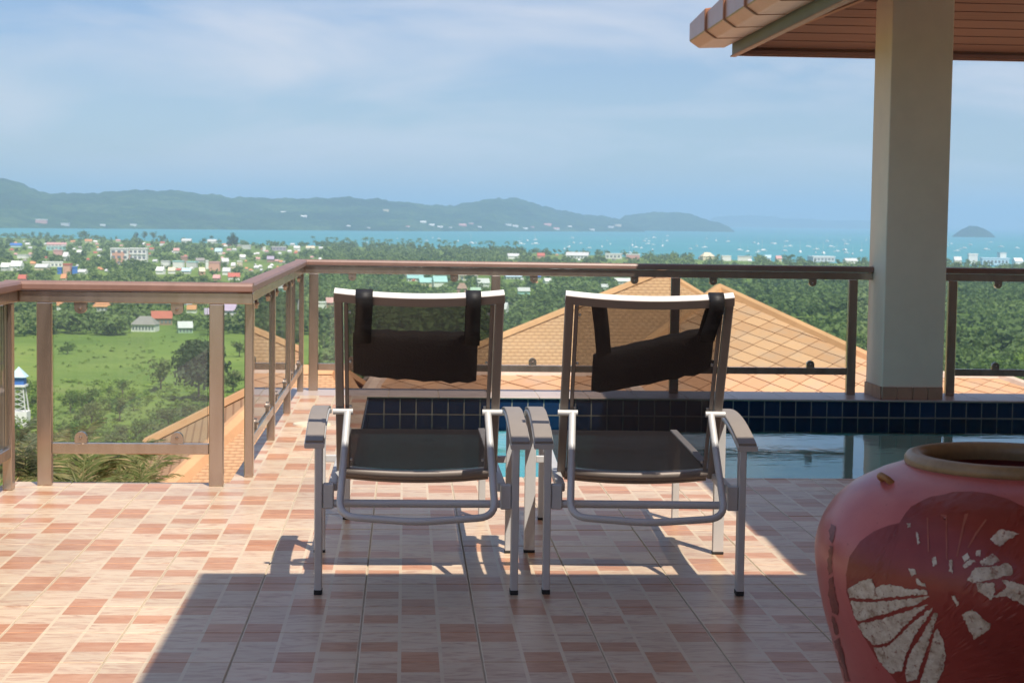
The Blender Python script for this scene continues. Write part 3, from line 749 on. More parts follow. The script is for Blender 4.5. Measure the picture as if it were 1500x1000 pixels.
pillow(p2, *fr1, -.16, .215, .43, .535, .155, .17, [(-.155, -.125, .048, False), (.205, .185, .046, True)], 1)

# ------------------------------------------------------------------ clay jar
JC = Vector((1.163, 3.30, 0))
JP = [(0.0, .19), (.01, .205), (.06, .222), (.14, .253), (.22, .283), (.312, .311), (.37, .329), (.417, .343), (.478, .356), (.53, .3625), (.565, .359), (.60, .347), (.635, .324), (.664, .291), (.69, .243), (.708, .197), (.713, .178)]
JZ = [p[0] for p in JP]; JR = [p[1] for p in JP]
def lathe(prof, n=96):
    V, Fc = [], []
    for z, r in prof:
        for k in range(n): V.append((r*math.cos(2*math.pi*k/n), r*math.sin(2*math.pi*k/n), z))
    for i in range(len(prof)-1):
        for k in range(n): Fc.append((i*n+k, i*n+(k+1) % n, (i+1)*n+(k+1) % n, (i+1)*n+k))
    return V, Fc
def crom(zs, rs, m=4):
    out = []
    for i in range(len(zs)-1):
        r0, r1, r2, r3 = rs[max(0, i-1)], rs[i], rs[i+1], rs[min(len(rs)-1, i+2)]
        for k in range(m):
            q = k/m; z = zs[i]+(zs[i+1]-zs[i])*q
            r = .5*((2*r1)+(-r0+r2)*q+(2*r0-5*r1+4*r2-r3)*q*q+(-r0+3*r1-3*r2+r3)*q**3); out.append((z, r))
    out.append((zs[-1], rs[-1])); return out
JFULL = crom(JZ, JR, 4); JFZ = np.array([p[0] for p in JFULL]); JFR = np.array([p[1] for p in JFULL])
def jar_hit(px, py, off):
    d = ray(px, py); d = d/ d.y; t0 = 2.85; prev = None
    ts = np.linspace(2.8, 3.4, 601); P = np.array(CAM)[None]+ts[:, None]*np.array(d)[None]
    rr = np.hypot(P[:, 0]-JC.x, P[:, 1]-JC.y); rz = np.interp(P[:, 2], JFZ, JFR, left=0, right=0)+off
    ins = np.where(rr < rz)[0]
    if len(ins) == 0:
        i = int(np.argmin(rr-rz)); p = P[i]
        a = math.atan2(p[1]-JC.y, p[0]-JC.x); r = rz[i]; return Vector((r*math.cos(a), r*math.sin(a), p[2]))
    p = P[ins[0]]; return Vector((p[0]-JC.x, p[1]-JC.y, p[2]))
def jar_patch(poly, off, maxlen, jitter=0.0, drape=True):
    pts = []
    n = len(poly)
    for i in range(n):
        a, b = Vector(poly[i]), Vector(poly[(i+1) % n]); m = max(1, int((b-a).length/maxlen))
        for k in range(m):
            p = a.lerp(b, k/m)
            if jitter: p = p+Vector((random.uniform(-1, 1), random.uniform(-1, 1)))*jitter
            pts.append(p)
    bm = bmesh.new(); vs_ = [bm.verts.new((p.x, p.y, 0)) for p in pts]
    f = bm.faces.new(vs_); r = bmesh.ops.triangulate(bm, faces=[f], ngon_method='BEAUTY')
    for _ in range(7):
        es = [e for e in bm.edges if e.calc_length() > maxlen*1.6]
        if not es: break
        bmesh.ops.subdivide_edges(bm, edges=es, cuts=1, use_grid_fill=False)
        bmesh.ops.triangulate(bm, faces=[f for f in bm.faces if len(f.verts) > 3])
    for v in bm.verts: v.co = jar_hit(v.co.x, v.co.y, off)
    return bm_mesh(bm, 'patch', True)
def zp(lst): return [(1180+x/2.703, 630+y/2.703) for x, y in lst]
def build_jar():
    J = thing('water_jar', 'large red glazed clay water jar with flaking silver lotus decoration', 'jar', JC)
    V, Fc = lathe(JFULL); n = 96; Fc.append(tuple(range(n))[::-1])
    inner = [(.713, .178), (.70, .172), (.66, .24), (.60, .31), (.5, .335), (.3, .29), (.05, .2)]
    V2, F2 = lathe(inner); b = len(V); V += V2; Fc += [tuple(i+b for i in f) for f in F2]
    body = new_obj('body', mesh('jar_body', V, Fc, True), 'jar_glaze', J)
    rim = [(.701, .181), (.704, .190), (.711, .1955), (.721, .1955), (.729, .190), (.7325, .180), (.731, .170), (.724, .163), (.712, .161), (.698, .165)]
    V, Fc = lathe(rim); new_obj('rim', mesh('jar_rim', V, Fc, True), 'jar_rim', J)
    dk = zp([(370, 365), (395, 328), (420, 300), (460, 278), (500, 262), (580, 245), (660, 240), (740, 252), (810, 275), (865, 302), (960, 350), (1060, 430), (1130, 520), (1190, 640), (1230, 800), (1230, 1000), (1180, 1200), (1050, 1330), (800, 1380), (560, 1330), (440, 1180), (390, 1040), (340, 970), (280, 900), (225, 810), (185, 720), (162, 640), (160, 570), (175, 500), (215, 440), (270, 400), (330, 375)])
    lac = new_obj('lotus_ground', jar_patch(dk, .0024, 9, .5), 'jar_lacquer', J)
    for f in [[(104, 372), (120, 378), (116, 420), (106, 446), (94, 430), (92, 398)], [(98, 452), (110, 456), (104, 520), (108, 560), (94, 575), (86, 530), (90, 480)], [(90, 585), (106, 580), (116, 640), (132, 700), (124, 735), (104, 720), (92, 650)], [(104, 735), (118, 742), (128, 800), (120, 815), (108, 790)], [(112, 830), (130, 822), (146, 880), (162, 940), (176, 990), (160, 990), (138, 930)]]:
        new_obj('drip_stain', jar_patch(zp(f), .0010, 5, 1.6), 'jar_drip', J)
    FL = [[(165, 630), (190, 642), (215, 598), (262, 585), (275, 628), (300, 612), (345, 610), (410, 628), (480, 632), (482, 648), (380, 655), (270, 668), (175, 660)],
          [(178, 676), (270, 680), (390, 668), (490, 655), (440, 688), (380, 702), (300, 730), (215, 752), (195, 740)],
          [(205, 768), (300, 746), (410, 712), (470, 690), (485, 690), (430, 735), (350, 820), (318, 842), (270, 848), (228, 808)],
          [(268, 860), (328, 852), (440, 748), (500, 702), (500, 714), (450, 780), (398, 880), (383, 950), (330, 962), (290, 910)],
          [(402, 908), (414, 882), (470, 795), (512, 718), (524, 722), (500, 800), (466, 900), (440, 985), (402, 995), (397, 960)],
          [(480, 908), (510, 805), (520, 785), (545, 830), (555, 885), (540, 960), (520, 1000), (490, 1040), (452, 1000), (468, 955)],
          [(640, 592), (670, 545), (740, 540), (800, 525), (822, 550), (820, 570), (740, 588), (665, 606)],
          [(690, 520), (740, 488), (770, 515), (740, 530), (700, 538)], [(730, 430), (770, 390), (845, 408), (800, 435), (765, 460)],
          [(775, 590), (860, 610), (960, 640), (1000, 720), (900, 705), (865, 690), (790, 655), (740, 662), (800, 620)],
          [(680, 604), (745, 602), (750, 640), (738, 672), (682, 636)], [(620, 540), (650, 508), (672, 518), (630, 547)], [(622, 500), (640, 485), (647, 505), (627, 525)],
          [(675, 475), (692, 475), (690, 497), (676, 495)], [(617, 730), (660, 710), (738, 770), (720, 792), (668, 825), (640, 770)], [(578, 655), (590, 650), (608, 685), (598, 695)],
          [(408, 548), (430, 545), (440, 570), (420, 575)], [(435, 585), (470, 605), (480, 620), (445, 612)], [(568, 515), (580, 513), (582, 565), (570, 560)], [(500, 505), (515, 500), (522, 530), (505, 540)],
          [(400, 370), (415, 368), (416, 382), (404, 384)], [(434, 400), (442, 400), (452, 445), (444, 450)]]
    for f in FL: new_obj('silver_flake', jar_patch(zp(f), .0034, 2.4, 1.25), 'silver_leaf', lac)
    for f in [[(535, 332), (560, 335), (562, 510), (556, 510), (555, 342), (536, 338)], [(630, 330), (645, 328), (628, 380), (602, 500), (596, 500), (620, 380)], [(712, 350), (718, 354), (680, 410), (645, 465), (640, 462), (672, 405)], [(480, 345), (485, 345), (490, 480), (484, 480)]]:
        new_obj('petal_line', jar_patch(zp(f), .0033, 5, .2), 'crack_line', lac)
    c = jar_hit(1299, 704, .002); a = math.atan2(c.y, c.x); tz = Vector((-math.sin(a), math.cos(a), 0)); out = Vector((math.cos(a), math.sin(a), .9)).normalized()
    pts = [c-tz*.017-out*.004, c-tz*.015+out*.010, c+out*.017, c+tz*.015+out*.010, c+tz*.017-out*.004]
    new_obj('lug', smooth_by_angle(sweep(fillet(pts, .006, 3), circ(.0065, 8)), 80), 'jar_lug', J)
build_jar()

# ------------------------------------------------------------------ neighbouring roofs
def plane_uv(me, fi_uv):
    uvl = me.uv_layers.new(name='UVMap')
    for poly in me.polygons:
        for li in poly.loop_indices: uvl.data[li].uv = fi_uv(poly, me.vertices[me.loops[li].vertex_index].co)
def slope_axes(n):
    n = n.normalized(); h = Vector((0, 0, 1)).cross(n).normalized(); return h, n.cross(h)
def hip_house(name, label, A, B, corners, z_ground, mat, wallmat='wall_paint', caps=None, capmat='ridge_clay', scale=.33, inset=.5):
    """A,B ridge ends (left,right); corners = [front-left, front-right, back-right, back-left]"""
    base = sum(corners, Vector())/4; loc = Vector((base.x, base.y, z_ground))
    H = thing(name, label, 'house', loc, 0, 'tiled houses below the terrace')
    P = [A-loc, B-loc]+[c-loc for c in corners]
    fcs = [(2, 3, 1, 0), (3, 4, 1), (4, 5, 0, 1), (5, 2, 0)]
    if (A-B).length < .01: fcs = [(2, 3, 0), (3, 4, 0), (4, 5, 0), (5, 2, 0)]
    me = mesh('roof', P, fcs)
    def uvf(poly, co):
        n = poly.normal if poly.normal.z > 0 else -poly.normal; h, s = slope_axes(n); return (co.dot(h)/scale, co.dot(s)/scale*1.15)
    plane_uv(me, uvf); roof = new_obj('roof', me, mat, H)
    md = roof.modifiers.new('solid', 'SOLIDIFY'); md.thickness = .12; md.offset = -1 if me.polygons[0].normal.z > 0 else 1
    edges = [(A, B)] if (A-B).length > .01 else []
    edges += [(A, corners[0]), (B, corners[1]), (B, corners[2]), (A, corners[3])]
    for i, (p, q_) in enumerate(edges):
        new_obj('ridge_cap', sweep([p-loc+Vector((0, 0, .05)), q_-loc+Vector((0, 0, .05))], [(-.16, -.06), (.16, -.06), (.11, .05), (0, .09), (-.11, .05)]), capmat, roof)
    cs = [c-loc for c in corners]; ctr = sum(cs, Vector())/4; cin = [c+(ctr-c).normalized()*inset*1.4 for c in cs]
    zt = min(c.z for c in cs)-.02
    V = [(c.x, c.y, -1.2) for c in cin]+[(c.x, c.y, zt) for c in cin]
    new_obj('wall', mesh('wall', V, [(0, 1, 5, 4), (1, 2, 6, 5), (2, 3, 7, 6), (3, 0, 4, 7)]), wallmat, H)
    return H, roof, loc
def clip_poly(poly, a, b, inside):
    out = []; n = len(poly)
    def side(p): return (b[0]-a[0])*(p[1]-a[1])-(b[1]-a[1])*(p[0]-a[0])
    si = side(inside) > 0
    for i in range(n):
        p, q_ = poly[i], poly[(i+1) % n]; sp_, sq = side(p), side(q_); ip, iq = (sp_ > 0) == si, (sq > 0) == si
        if ip: out.append(p)
        if ip != iq:
            k = sp_/(sp_-sq); out.append((p[0]+(q_[0]-p[0])*k, p[1]+(q_[1]-p[1])*k))
    return out
def diamond_tiles(roof, loc, face, wd, hd, limit=150):
    """real diamond tiles over a planar roof face (world points)"""
    o = face[0]; n = (face[1]-face[0]).cross(face[2]-face[0]).normalized()
    if n.z < 0: n = -n
    h, s = slope_axes(n)
    P2 = [((p-o).dot(h), (p-o).dot(s)) for p in face]; c = (sum(p[0] for p in P2)/len(P2), sum(p[1] for p in P2)/len(P2))
    x0, x1 = min(p[0] for p in P2), max(p[0] for p in P2); y0, y1 = min(p[1] for p in P2), max(p[1] for p in P2)
    cnt = 0; full = {}
    j = 0; y = y1
    g = .008
    while y > y0-hd:
        off = (j % 2)*wd/2; x = x0-wd+off
        while x < x1+wd:
            dm = [(x, y-hd/2+g), (x+wd/2-g, y), (x, y+hd/2-g), (x-wd/2+g, y)]
            pl = dm
            for i in range(len(P2)):
                pl = clip_poly(pl, P2[i], P2[(i+1) % len(P2)], c)
                if len(pl) < 3: break
            if len(pl) >= 3:
                area = abs(sum(pl[i][0]*pl[(i+1) % len(pl)][1]-pl[(i+1) % len(pl)][0]*pl[i][1] for i in range(len(pl))))/2
                if area > .004:
                    ctr = o+h*x+s*y+n*random.uniform(.010, .016)
                    up_t = .006
                    lo_ = [ctr+h*(a-x)+s*(b-y)-n*.03 for a, b in pl]; tp = [ctr+h*(a-x)+s*(b-y)+n*(.022-(b-(y-hd/2))/hd*.018) for a, b in pl]
                    m = len(pl); lw = [p-loc for p in lo_+tp]
                    me = mesh('tile', lw, [tuple(range(m, 2*m))]+[(i, (i+1) % m, m+(i+1) % m, m+i) for i in range(m)])
                    new_obj('tile', me, 'diamond_tile', roof); cnt += 1
            x += wd
        y -= hd/2; j += 1
    return cnt
def nb_roofs():
    # B: big roof with fine tile rows
    A = at(964, 401, 60); B_ = A+Vector((.3, .3, 0))
    fl = at(470, 600, 52.5); zc = fl.z
    hip_house('neighbour_house', 'large house roof of weathered orange tile rows behind the diamond-tiled roofs', A, B_, [fl, Vector((A.x+6.2, 52.5, zc)), Vector((A.x+6.2, 68, zc)), Vector((A.x-.3, 69, zc))], gz(5, 60), 'row_tile', scale=.24)
    # F: diamond tiled hip in front of it
    ap = at(1054, 424, 40); fr_ = at(1392, 581, 34.5); z = fr_.z; dx = fr_.x-ap.x; dy = ap.y-fr_.y
    cs = [Vector((ap.x-dx, fr_.y, z)), Vector((ap.x+dx, fr_.y, z)), Vector((ap.x+dx, ap.y+dy, z)), Vector((ap.x-.1, ap.y+dy, z))]
    H, rf, loc = hip_house('neighbour_house', 'orange diamond-tiled pyramid roof seen between the slipped pillow and the column', ap, ap, cs, gz(6, 38), 'row_tile', caps=1)
    n = diamond_tiles(rf, loc, [ap, cs[0], cs[1]], .60, .66)
    # N: low roof right behind the pool, pale ridge
    r0, r1 = at(560, 546, 31), at(905, 549, 31); e0, e1 = at(545, 640, 27.5), at(925, 643, 27.5); e1.z = e0.z; r1.z = r0.z
    cs = [Vector((r0.x-.6, 27.5, e0.z)), Vector((r1.x+.6, 27.5, e0.z)), Vector((r1.x+.6, 33.5, e0.z)), Vector((r0.x-.6, 33.5, e0.z))]
    H, rf, loc = hip_house('neighbour_house', 'low diamond-tiled roof with pale ridge just beyond the pool railing', r0, r1, cs, gz(2, 30), 'row_tile', capmat='ridge_pale')
    n += diamond_tiles(rf, loc, [r0, cs[0], cs[1], r1], .62, .60)
    # R: roof beyond the column
    r0, r1 = at(1290, 551, 42), at(1464, 551, 42); r1.z = r0.z; ez = at(1400, 640, 38).z
    cs = [Vector((r0.x-.5, 38, ez)), Vector((r1.x+2.6, 38, ez)), Vector((r1.x+2.6, 47, ez)), Vector((r0.x-.5, 47, ez))]
    H, rf, loc = hip_house('neighbour_house', 'orange diamond-tiled roof peeking out past the column base', r0, r1, cs, gz(14, 42), 'row_tile', capmat='ridge_pale')
    n += diamond_tiles(rf, loc, [r0, cs[0], cs[1], r1], .62, .64)
    # L: roof below the side railing
    A = at(428, 546, 30); B_ = A+Vector((.8, .1, 0)); bl = at(228, 645, 27.5); fl = at(228, 760, 19.5); fl.z = bl.z
    bl = at(215, 652, 31); cs = [Vector((bl.x+.9, 21.5, bl.z)), Vector((A.x+2.4, 21.5, bl.z)), Vector((A.x+2.4, 33, bl.z)), bl]
    hip_house('neighbour_house', 'orange row-tiled roof below the railing left of the pool', A, B_, cs, gz(-2, 27), 'row_tile', scale=.17)
    return n
NDIA = nb_roofs()

# ------------------------------------------------------------------ vegetation
def crown_data(nleaf, rx, rz, leaf, lobes, seed, flat=.5, drop=.0):
    r = np.random.default_rng(seed); V = []
    lb = []
    for i in range(lobes):
        a = r.uniform(0, 2*np.pi); q = r.uniform(.15, .72); zz = r.uniform(-.55, .75)
        lb.append((q*math.cos(a)*math.sqrt(max(.1, 1-zz*zz*.6))*rx, q*math.sin(a)*math.sqrt(max(.1, 1-zz*zz*.6))*rx, zz*rz*.75, r.uniform(.30, .52)))
    lb = np.array(lb); pick = r.integers(0, lobes, nleaf)
    d = r.normal(size=(nleaf, 3)); d /= np.linalg.norm(d, axis=1)[:, None]; rad = r.uniform(.55, 1.08, nleaf)[:, None]
    c = lb[pick, :3] + d*rad*lb[pick, 3:4]*np.array([rx, rx, rz*.9])
    nrm = d*.8+r.normal(size=(nleaf, 3))*.55+np.array([0, 0, .35]); nrm /= np.linalg.norm(nrm, axis=1)[:, None]
    t1 = np.cross(nrm, r.normal(size=(nleaf, 3))); t1 /= np.linalg.norm(t1, axis=1)[:, None]; t2 = np.cross(nrm, t1)
    s = (leaf*r.uniform(.6, 1.35, nleaf))[:, None]
    P = np.stack([c+t1*s, c+t2*s*.75, c-t1*s, c-t2*s*.75], 1).reshape(-1, 3)
    return P
def quads_mesh(name, P):
    n = len(P)//4; me = bpy.data.meshes.new(name); me.vertices.add(len(P)); me.vertices.foreach_set('co', P.astype(np.float32).ravel())
    me.loops.add(n*4); me.loops.foreach_set('vertex_index', np.arange(n*4, dtype=np.int32)); me.polygons.add(n)
    me.polygons.foreach_set('loop_start', np.arange(0, n*4, 4, dtype=np.int32)); me.polygons.foreach_set('loop_total', np.full(n, 4, np.int32)); me.update(calc_edges=True); return me
def trunk_mesh(h, r, name='trunk', lean=.04, limbs=3, seed=0):
    rr = random.Random(seed); bm = bmesh.new()
    pts = [Vector((rr.uniform(-lean, lean)*h*q, rr.uniform(-lean, lean)*h*q, h*q)) for q in (0, .3, .6, 1)]
    def taper(ps, r0, r1):
        rings = []
        for i, p in enumerate(ps):
            q = i/(len(ps)-1); rad = r0+(r1-r0)*q; rings.append([bm.verts.new(p+Vector((rad*math.cos(a*math.pi/3), rad*math.sin(a*math.pi/3), 0))) for a in range(6)])
        for a, b in zip(rings, rings[1:]):
            for k in range(6): bm.faces.new((a[k], a[(k+1) % 6], b[(k+1) % 6], b[k]))
    taper(pts, r, r*.55)
    for i in range(limbs):
        a = rr.uniform(0, 6.28); s = pts[2]; e = s+Vector((math.cos(a)*h*.4, math.sin(a)*h*.4, h*.55)); taper([s, s.lerp(e, .5)+Vector((0, 0, h*.05)), e], r*.5, r*.15)
    return bm_mesh(bm, name)
# tree kinds, unit height 1 (scaled): (crown meshes, trunk, material)
KINDS = {}
def kind(name, mat, n, rx, rz, cz, leaf, lobes, th, tr, variants=3, label=''):
    cs = []
    for v in range(variants):
        P = crown_data(n, rx, rz, leaf, lobes, hash((name, v)) % 9999 if False else sum(map(ord, name))*7+v); P[:, 2] += cz
        me = quads_mesh('crown', P); me.materials.append(MAT[mat]); cs.append(me)
    tm = trunk_mesh(th, tr, seed=len(name)); tm.materials.append(MAT['bark']); KINDS[name] = (cs, tm, label)
kind('broad', 'leaf_mid', 520, .46, .40, .60, .040, 11, .45, .03, 4)
kind('dark', 'leaf_dark', 520, .42, .42, .58, .038, 11, .45, .03, 4)
kind('light', 'leaf_light', 420, .50, .36, .58, .040, 10, .45, .03, 3)
kind('olive', 'leaf_olive', 480, .44, .42, .58, .040, 11, .45, .03, 3)
kind('casuarina', 'leaf_casuarina', 420, .24, .50, .52, .036, 10, .6, .025, 3)
kind('bush', 'leaf_mid', 360, .60, .42, .36, .05, 9, .3, .03, 3)
kind('bushl', 'leaf_light', 360, .62, .40, .34, .05, 9, .3, .03, 3)
kind('bigtree', 'leaf_casuarina', 3000, .42, .44, .57, .034, 26, .42, .022, 1)
def place_tree(name, kd, loc, h, label, group, sx=1.0, cat='tree'):
    cs, tm, _ = KINDS[kd]
    t = thing(name, label, cat, loc, random.uniform(0, 6.28), group)
    s = h
    c = new_obj('crown', random.choice(cs), None, t); c.scale = (s*sx*random.uniform(.9, 1.1), s*sx*random.uniform(.9, 1.1), s*random.uniform(.92, 1.06))
    k = new_obj('trunk', tm, None, t); k.scale = (s, s, s); return t
# coconut palm (far) as unit mesh
def palm_unit(nf=11, seed=1):
    r = random.Random(seed); V, Fc = [], []
    for i in range(nf):
        a = i*6.283/nf+r.uniform(-.2, .2); e = r.uniform(-.1, .9); L = r.uniform(.36, .46)
        d = Vector((math.cos(a), math.sin(a), 0)); sd = Vector((-d.y, d.x, 0)); prev = None
        for k in range(6):
            q = k/5; p = Vector((0, 0, 1))+d*(L*q*math.cos(e*.7))+Vector((0, 0, L*(math.sin(e)*q-.85*q*q))); w = .055*math.sin(math.pi*(.12+.86*q))
            V += [p+sd*w+Vector((0, 0, -w*.5)), p, p-sd*w+Vector((0, 0, -w*.5))]
            b = len(V)-3
            if prev is not None: Fc += [(prev, prev+1, b+1, b), (prev+1, prev+2, b+2, b+1)]
            prev = b
    me = mesh('fronds', V, Fc); me.materials.append(MAT['leaf_palm' if seed < 0 else 'leaf_dark']); return me
PALMS = [palm_unit(11, s) for s in (1, 2, 3)]; PTR = trunk_mesh(1.0, .014, lean=.05, limbs=0, seed=4); PTR.materials.append(MAT['bark'])

# image-space regions that hold trees, carried onto the plain
def ground_pt(px, py):
    p = onz(px, py, PLAIN); return Vector((p.x, p.y, gz(p.x, p.y)))
def horizon(px): return 320+(px-750)*.01433
def in_field(px, py):
    # open scrub field behind the left railings
    return px < 470 and py > 492 + 3*math.sin(px*.05)
spots = []
def scatter(n, x0, x1, y0, y1, hs, kinds, fn=None):
    for _ in range(n):
        px = random.uniform(x0, x1); py = y0+(y1-y0)*random.random()
        if in_field(px, py) or (fn and not fn(px, py)): continue
        p = ground_pt(px, py); 
        if p.y > coast(px)-30: continue
        spots.append((p, px, py, random.uniform(*hs), random.choice(kinds)))
# belt at the coast, town trees, woods
scatter(3600, -120, 1620, 346, 400, (8, 14), ['dark', 'dark', 'olive', 'broad'])
scatter(900, -60, 760, 350, 380, (9, 15), ['dark', 'casuarina', 'dark'], lambda x, y: x > 400)
scatter(3200, -120, 820, 378, 494, (7, 12), ['broad', 'dark', 'olive', 'light'])
scatter(1500, 780, 1620, 398, 470, (8, 14), ['broad', 'dark', 'broad', 'olive'])
scatter(900, 780, 1620, 450, 600, (8, 14), ['broad', 'dark', 'broad', 'light'])
scatter(500, 420, 900, 470, 620, (7, 12), ['broad', 'light', 'broad'])

# --- specific buildings in the town: (px0, px1, ytop, ybase, wall, roof, roof kind)
BL = [(13, 32, 357, 362, 'paleblue', 'blue', 'g'), (65, 97, 356, 361, 'white', 'pink', 'g'), (66, 95, 361, 367, 'teal', 'palegrey', 'f'), (77, 92, 367, 374, 'pink', 'pink', 'f'), (123, 135, 351, 356, 'cream', 'orangeroof', 'g'), (112, 120, 367, 372, 'white', 'white', 'g'), (24, 41, 374, 379, 'white', 'palegrey', 'f'),
      (0, 15, 386, 397, 'palegrey', 'white', 'g'), (14, 33, 383, 397, 'white', 'white', 'g'), (43, 52, 384, 389, 'cream', 'orangeroof', 'g'), (50, 72, 388, 396, 'cream', 'palegrey', 'g'), (58, 92, 385, 391, 'white', 'white', 'f'), (83, 90, 393, 402, 'blue', 'blue', 'f'), (92, 104, 387, 402, 'salmon', 'redroof', 'f'), (104, 113, 392, 402, 'blue', 'blue', 'f'), (113, 127, 396, 402, 'white', 'palegrey', 'g'), (25, 42, 404, 414, 'salmon', 'redroof', 'g'), (88, 97, 403, 413, 'cream', 'orangeroof', 'g'), (92, 100, 370, 382, 'palegrey', 'white', 'g'),
      (228, 241, 392, 402, 'white', 'white', 'g'), (245, 257, 393, 401, 'white', 'cream', 'g'), (235, 249, 383, 391, 'white', 'palegrey', 'f'), (252, 270, 383, 392, 'white', 'teal', 'f'), (272, 290, 384, 392, 'palegrey', 'teal', 'f'), (264, 275, 376, 385, 'brown', 'pink', 'f'), (285, 300, 379, 385, 'palegrey', 'greyroof', 'g'), (300, 305, 382, 394, 'white', 'white', 'f'), (305, 323, 384, 397, 'salmon', 'pink', 'f'), (323, 335, 379, 388, 'palegrey', 'palegrey', 'g'), (338, 345, 386, 393, 'cream', 'white', 'g'), (347, 355, 383, 392, 'cream', 'white', 'f'), (265, 280, 394, 401, 'palegrey', 'paleblue', 'g'), (290, 300, 393, 403, 'salmon', 'cream', 'g'), (325, 338, 393, 403, 'white', 'palegrey', 'g'), (311, 323, 404, 412, 'salmon', 'pink', 'g'), (332, 352, 401, 411, 'white', 'redroof', 'g'),
      (265, 281, 350, 356, 'white', 'palegrey', 'g'), (253, 263, 364, 371, 'white', 'pink', 'g'), (303, 318, 351, 357, 'white', 'palegrey', 'g'), (314, 326, 364, 373, 'white', 'paleblue', 'g'), (353, 368, 360, 365, 'palegrey', 'white', 'f'), (384, 389, 362, 368, 'white', 'white', 'f'), (395, 420, 362, 367, 'lilac', 'palegrey', 'f'), (430, 440, 361, 366, 'white', 'white', 'g'), (447, 462, 361, 366, 'palegrey', 'cream', 'g'), (350, 360, 374, 380, 'palegrey', 'white', 'g'), (390, 402, 376, 384, 'brown', 'lilac', 'g'),
      (80, 95, 441, 455, 'white', 'orangeroof', 'g'), (131, 165, 444, 456, 'palegrey', 'orangeroof', 'h'), (242, 280, 437, 447, 'paleblue', 'paleblue', 'g'), (285, 308, 434, 446, 'cream', 'orangeroof', 'g'), (218, 253, 458, 476, 'brown', 'redroof', 'g'), (190, 232, 466, 486, 'white', 'greyroof', 'h'), (257, 282, 474, 488, 'lightgreen', 'palegrey', 'g'), (297, 311, 454, 468, 'pink', 'lilac', 'g'), (326, 347, 445, 466, 'palegrey', 'lilac', 'g'), (272, 288, 449, 459, 'white', 'orangeroof', 'g'), (395, 420, 470, 480, 'palegrey', 'palegrey', 'g'), (424, 438, 440, 452, 'white', 'redroof', 'g'),
      (594, 622, 404, 412, 'white', 'teal', 'g'), (612, 634, 408, 420, 'cream', 'teal', 'g'), (632, 656, 405, 421, 'white', 'teal', 'g'), (697, 718, 409, 421, 'white', 'palegrey', 'g'), (668, 686, 416, 430, 'pink', 'brown', 'h'), (688, 706, 423, 431, 'palegrey', 'lightgreen', 'g'), (460, 478, 445, 451, 'white', 'white', 'f'), (476, 490, 438, 450, 'brown', 'pink', 'g'),
      (742, 762, 372, 379, 'white', 'palegrey', 'g'), (786, 799, 371, 379, 'salmon', 'redroof', 'g'), (828, 866, 370, 379, 'white', 'palegrey', 'g'), (886, 914, 372, 379, 'white', 'white', 'f'), (916, 940, 373, 380, 'pink', 'white', 'f'), (804, 821, 395, 401, 'white', 'white', 'g'), (826, 841, 395, 401, 'white', 'palegrey', 'f'), (738, 766, 403, 409, 'white', 'paleblue', 'g'), (780, 794, 402, 410, 'palegrey', 'blue', 'g'), (796, 808, 409, 416, 'white', 'white', 'g'), (757, 778, 423, 431, 'teal', 'palegrey', 'g'), (898, 930, 409, 416, 'palegrey', 'white', 'g'), (880, 892, 418, 424, 'white', 'palegrey', 'g'), (735, 745, 445, 462, 'palegrey', 'palegrey', 'g'),
      (1026, 1048, 370, 381, 'cream', 'cream', 'h'), (1056, 1072, 375, 382, 'white', 'white', 'f'), (1080, 1104, 376, 382, 'white', 'palegrey', 'f'), (1119, 1131, 374, 382, 'white', 'paleblue', 'g'), (1136, 1146, 375, 383, 'cream', 'pink', 'g'), (1185, 1226, 376, 383, 'palegrey', 'white', 'f'), (1236, 1258, 379, 386, 'white', 'palegrey', 'g'),
      (1397, 1410, 376, 387, 'cream', 'palegrey', 'g'), (1418, 1434, 371, 387, 'white', 'white', 'f'), (1437, 1484, 378, 388, 'paleblue', 'paleblue', 'f'), (1462, 1475, 370, 379, 'white', 'palegrey', 'f'), (1484, 1500, 378, 388, 'white', 'white', 'g')]
CN = dict(white='white', cream='cream', pink='pink', salmon='salmon', teal='teal', blue='blue', redroof='red', orangeroof='orange', greyroof='grey', lilac='lilac', brown='brown', paleblue='pale blue', palegrey='pale grey', lightgreen='light green')
blocked = []
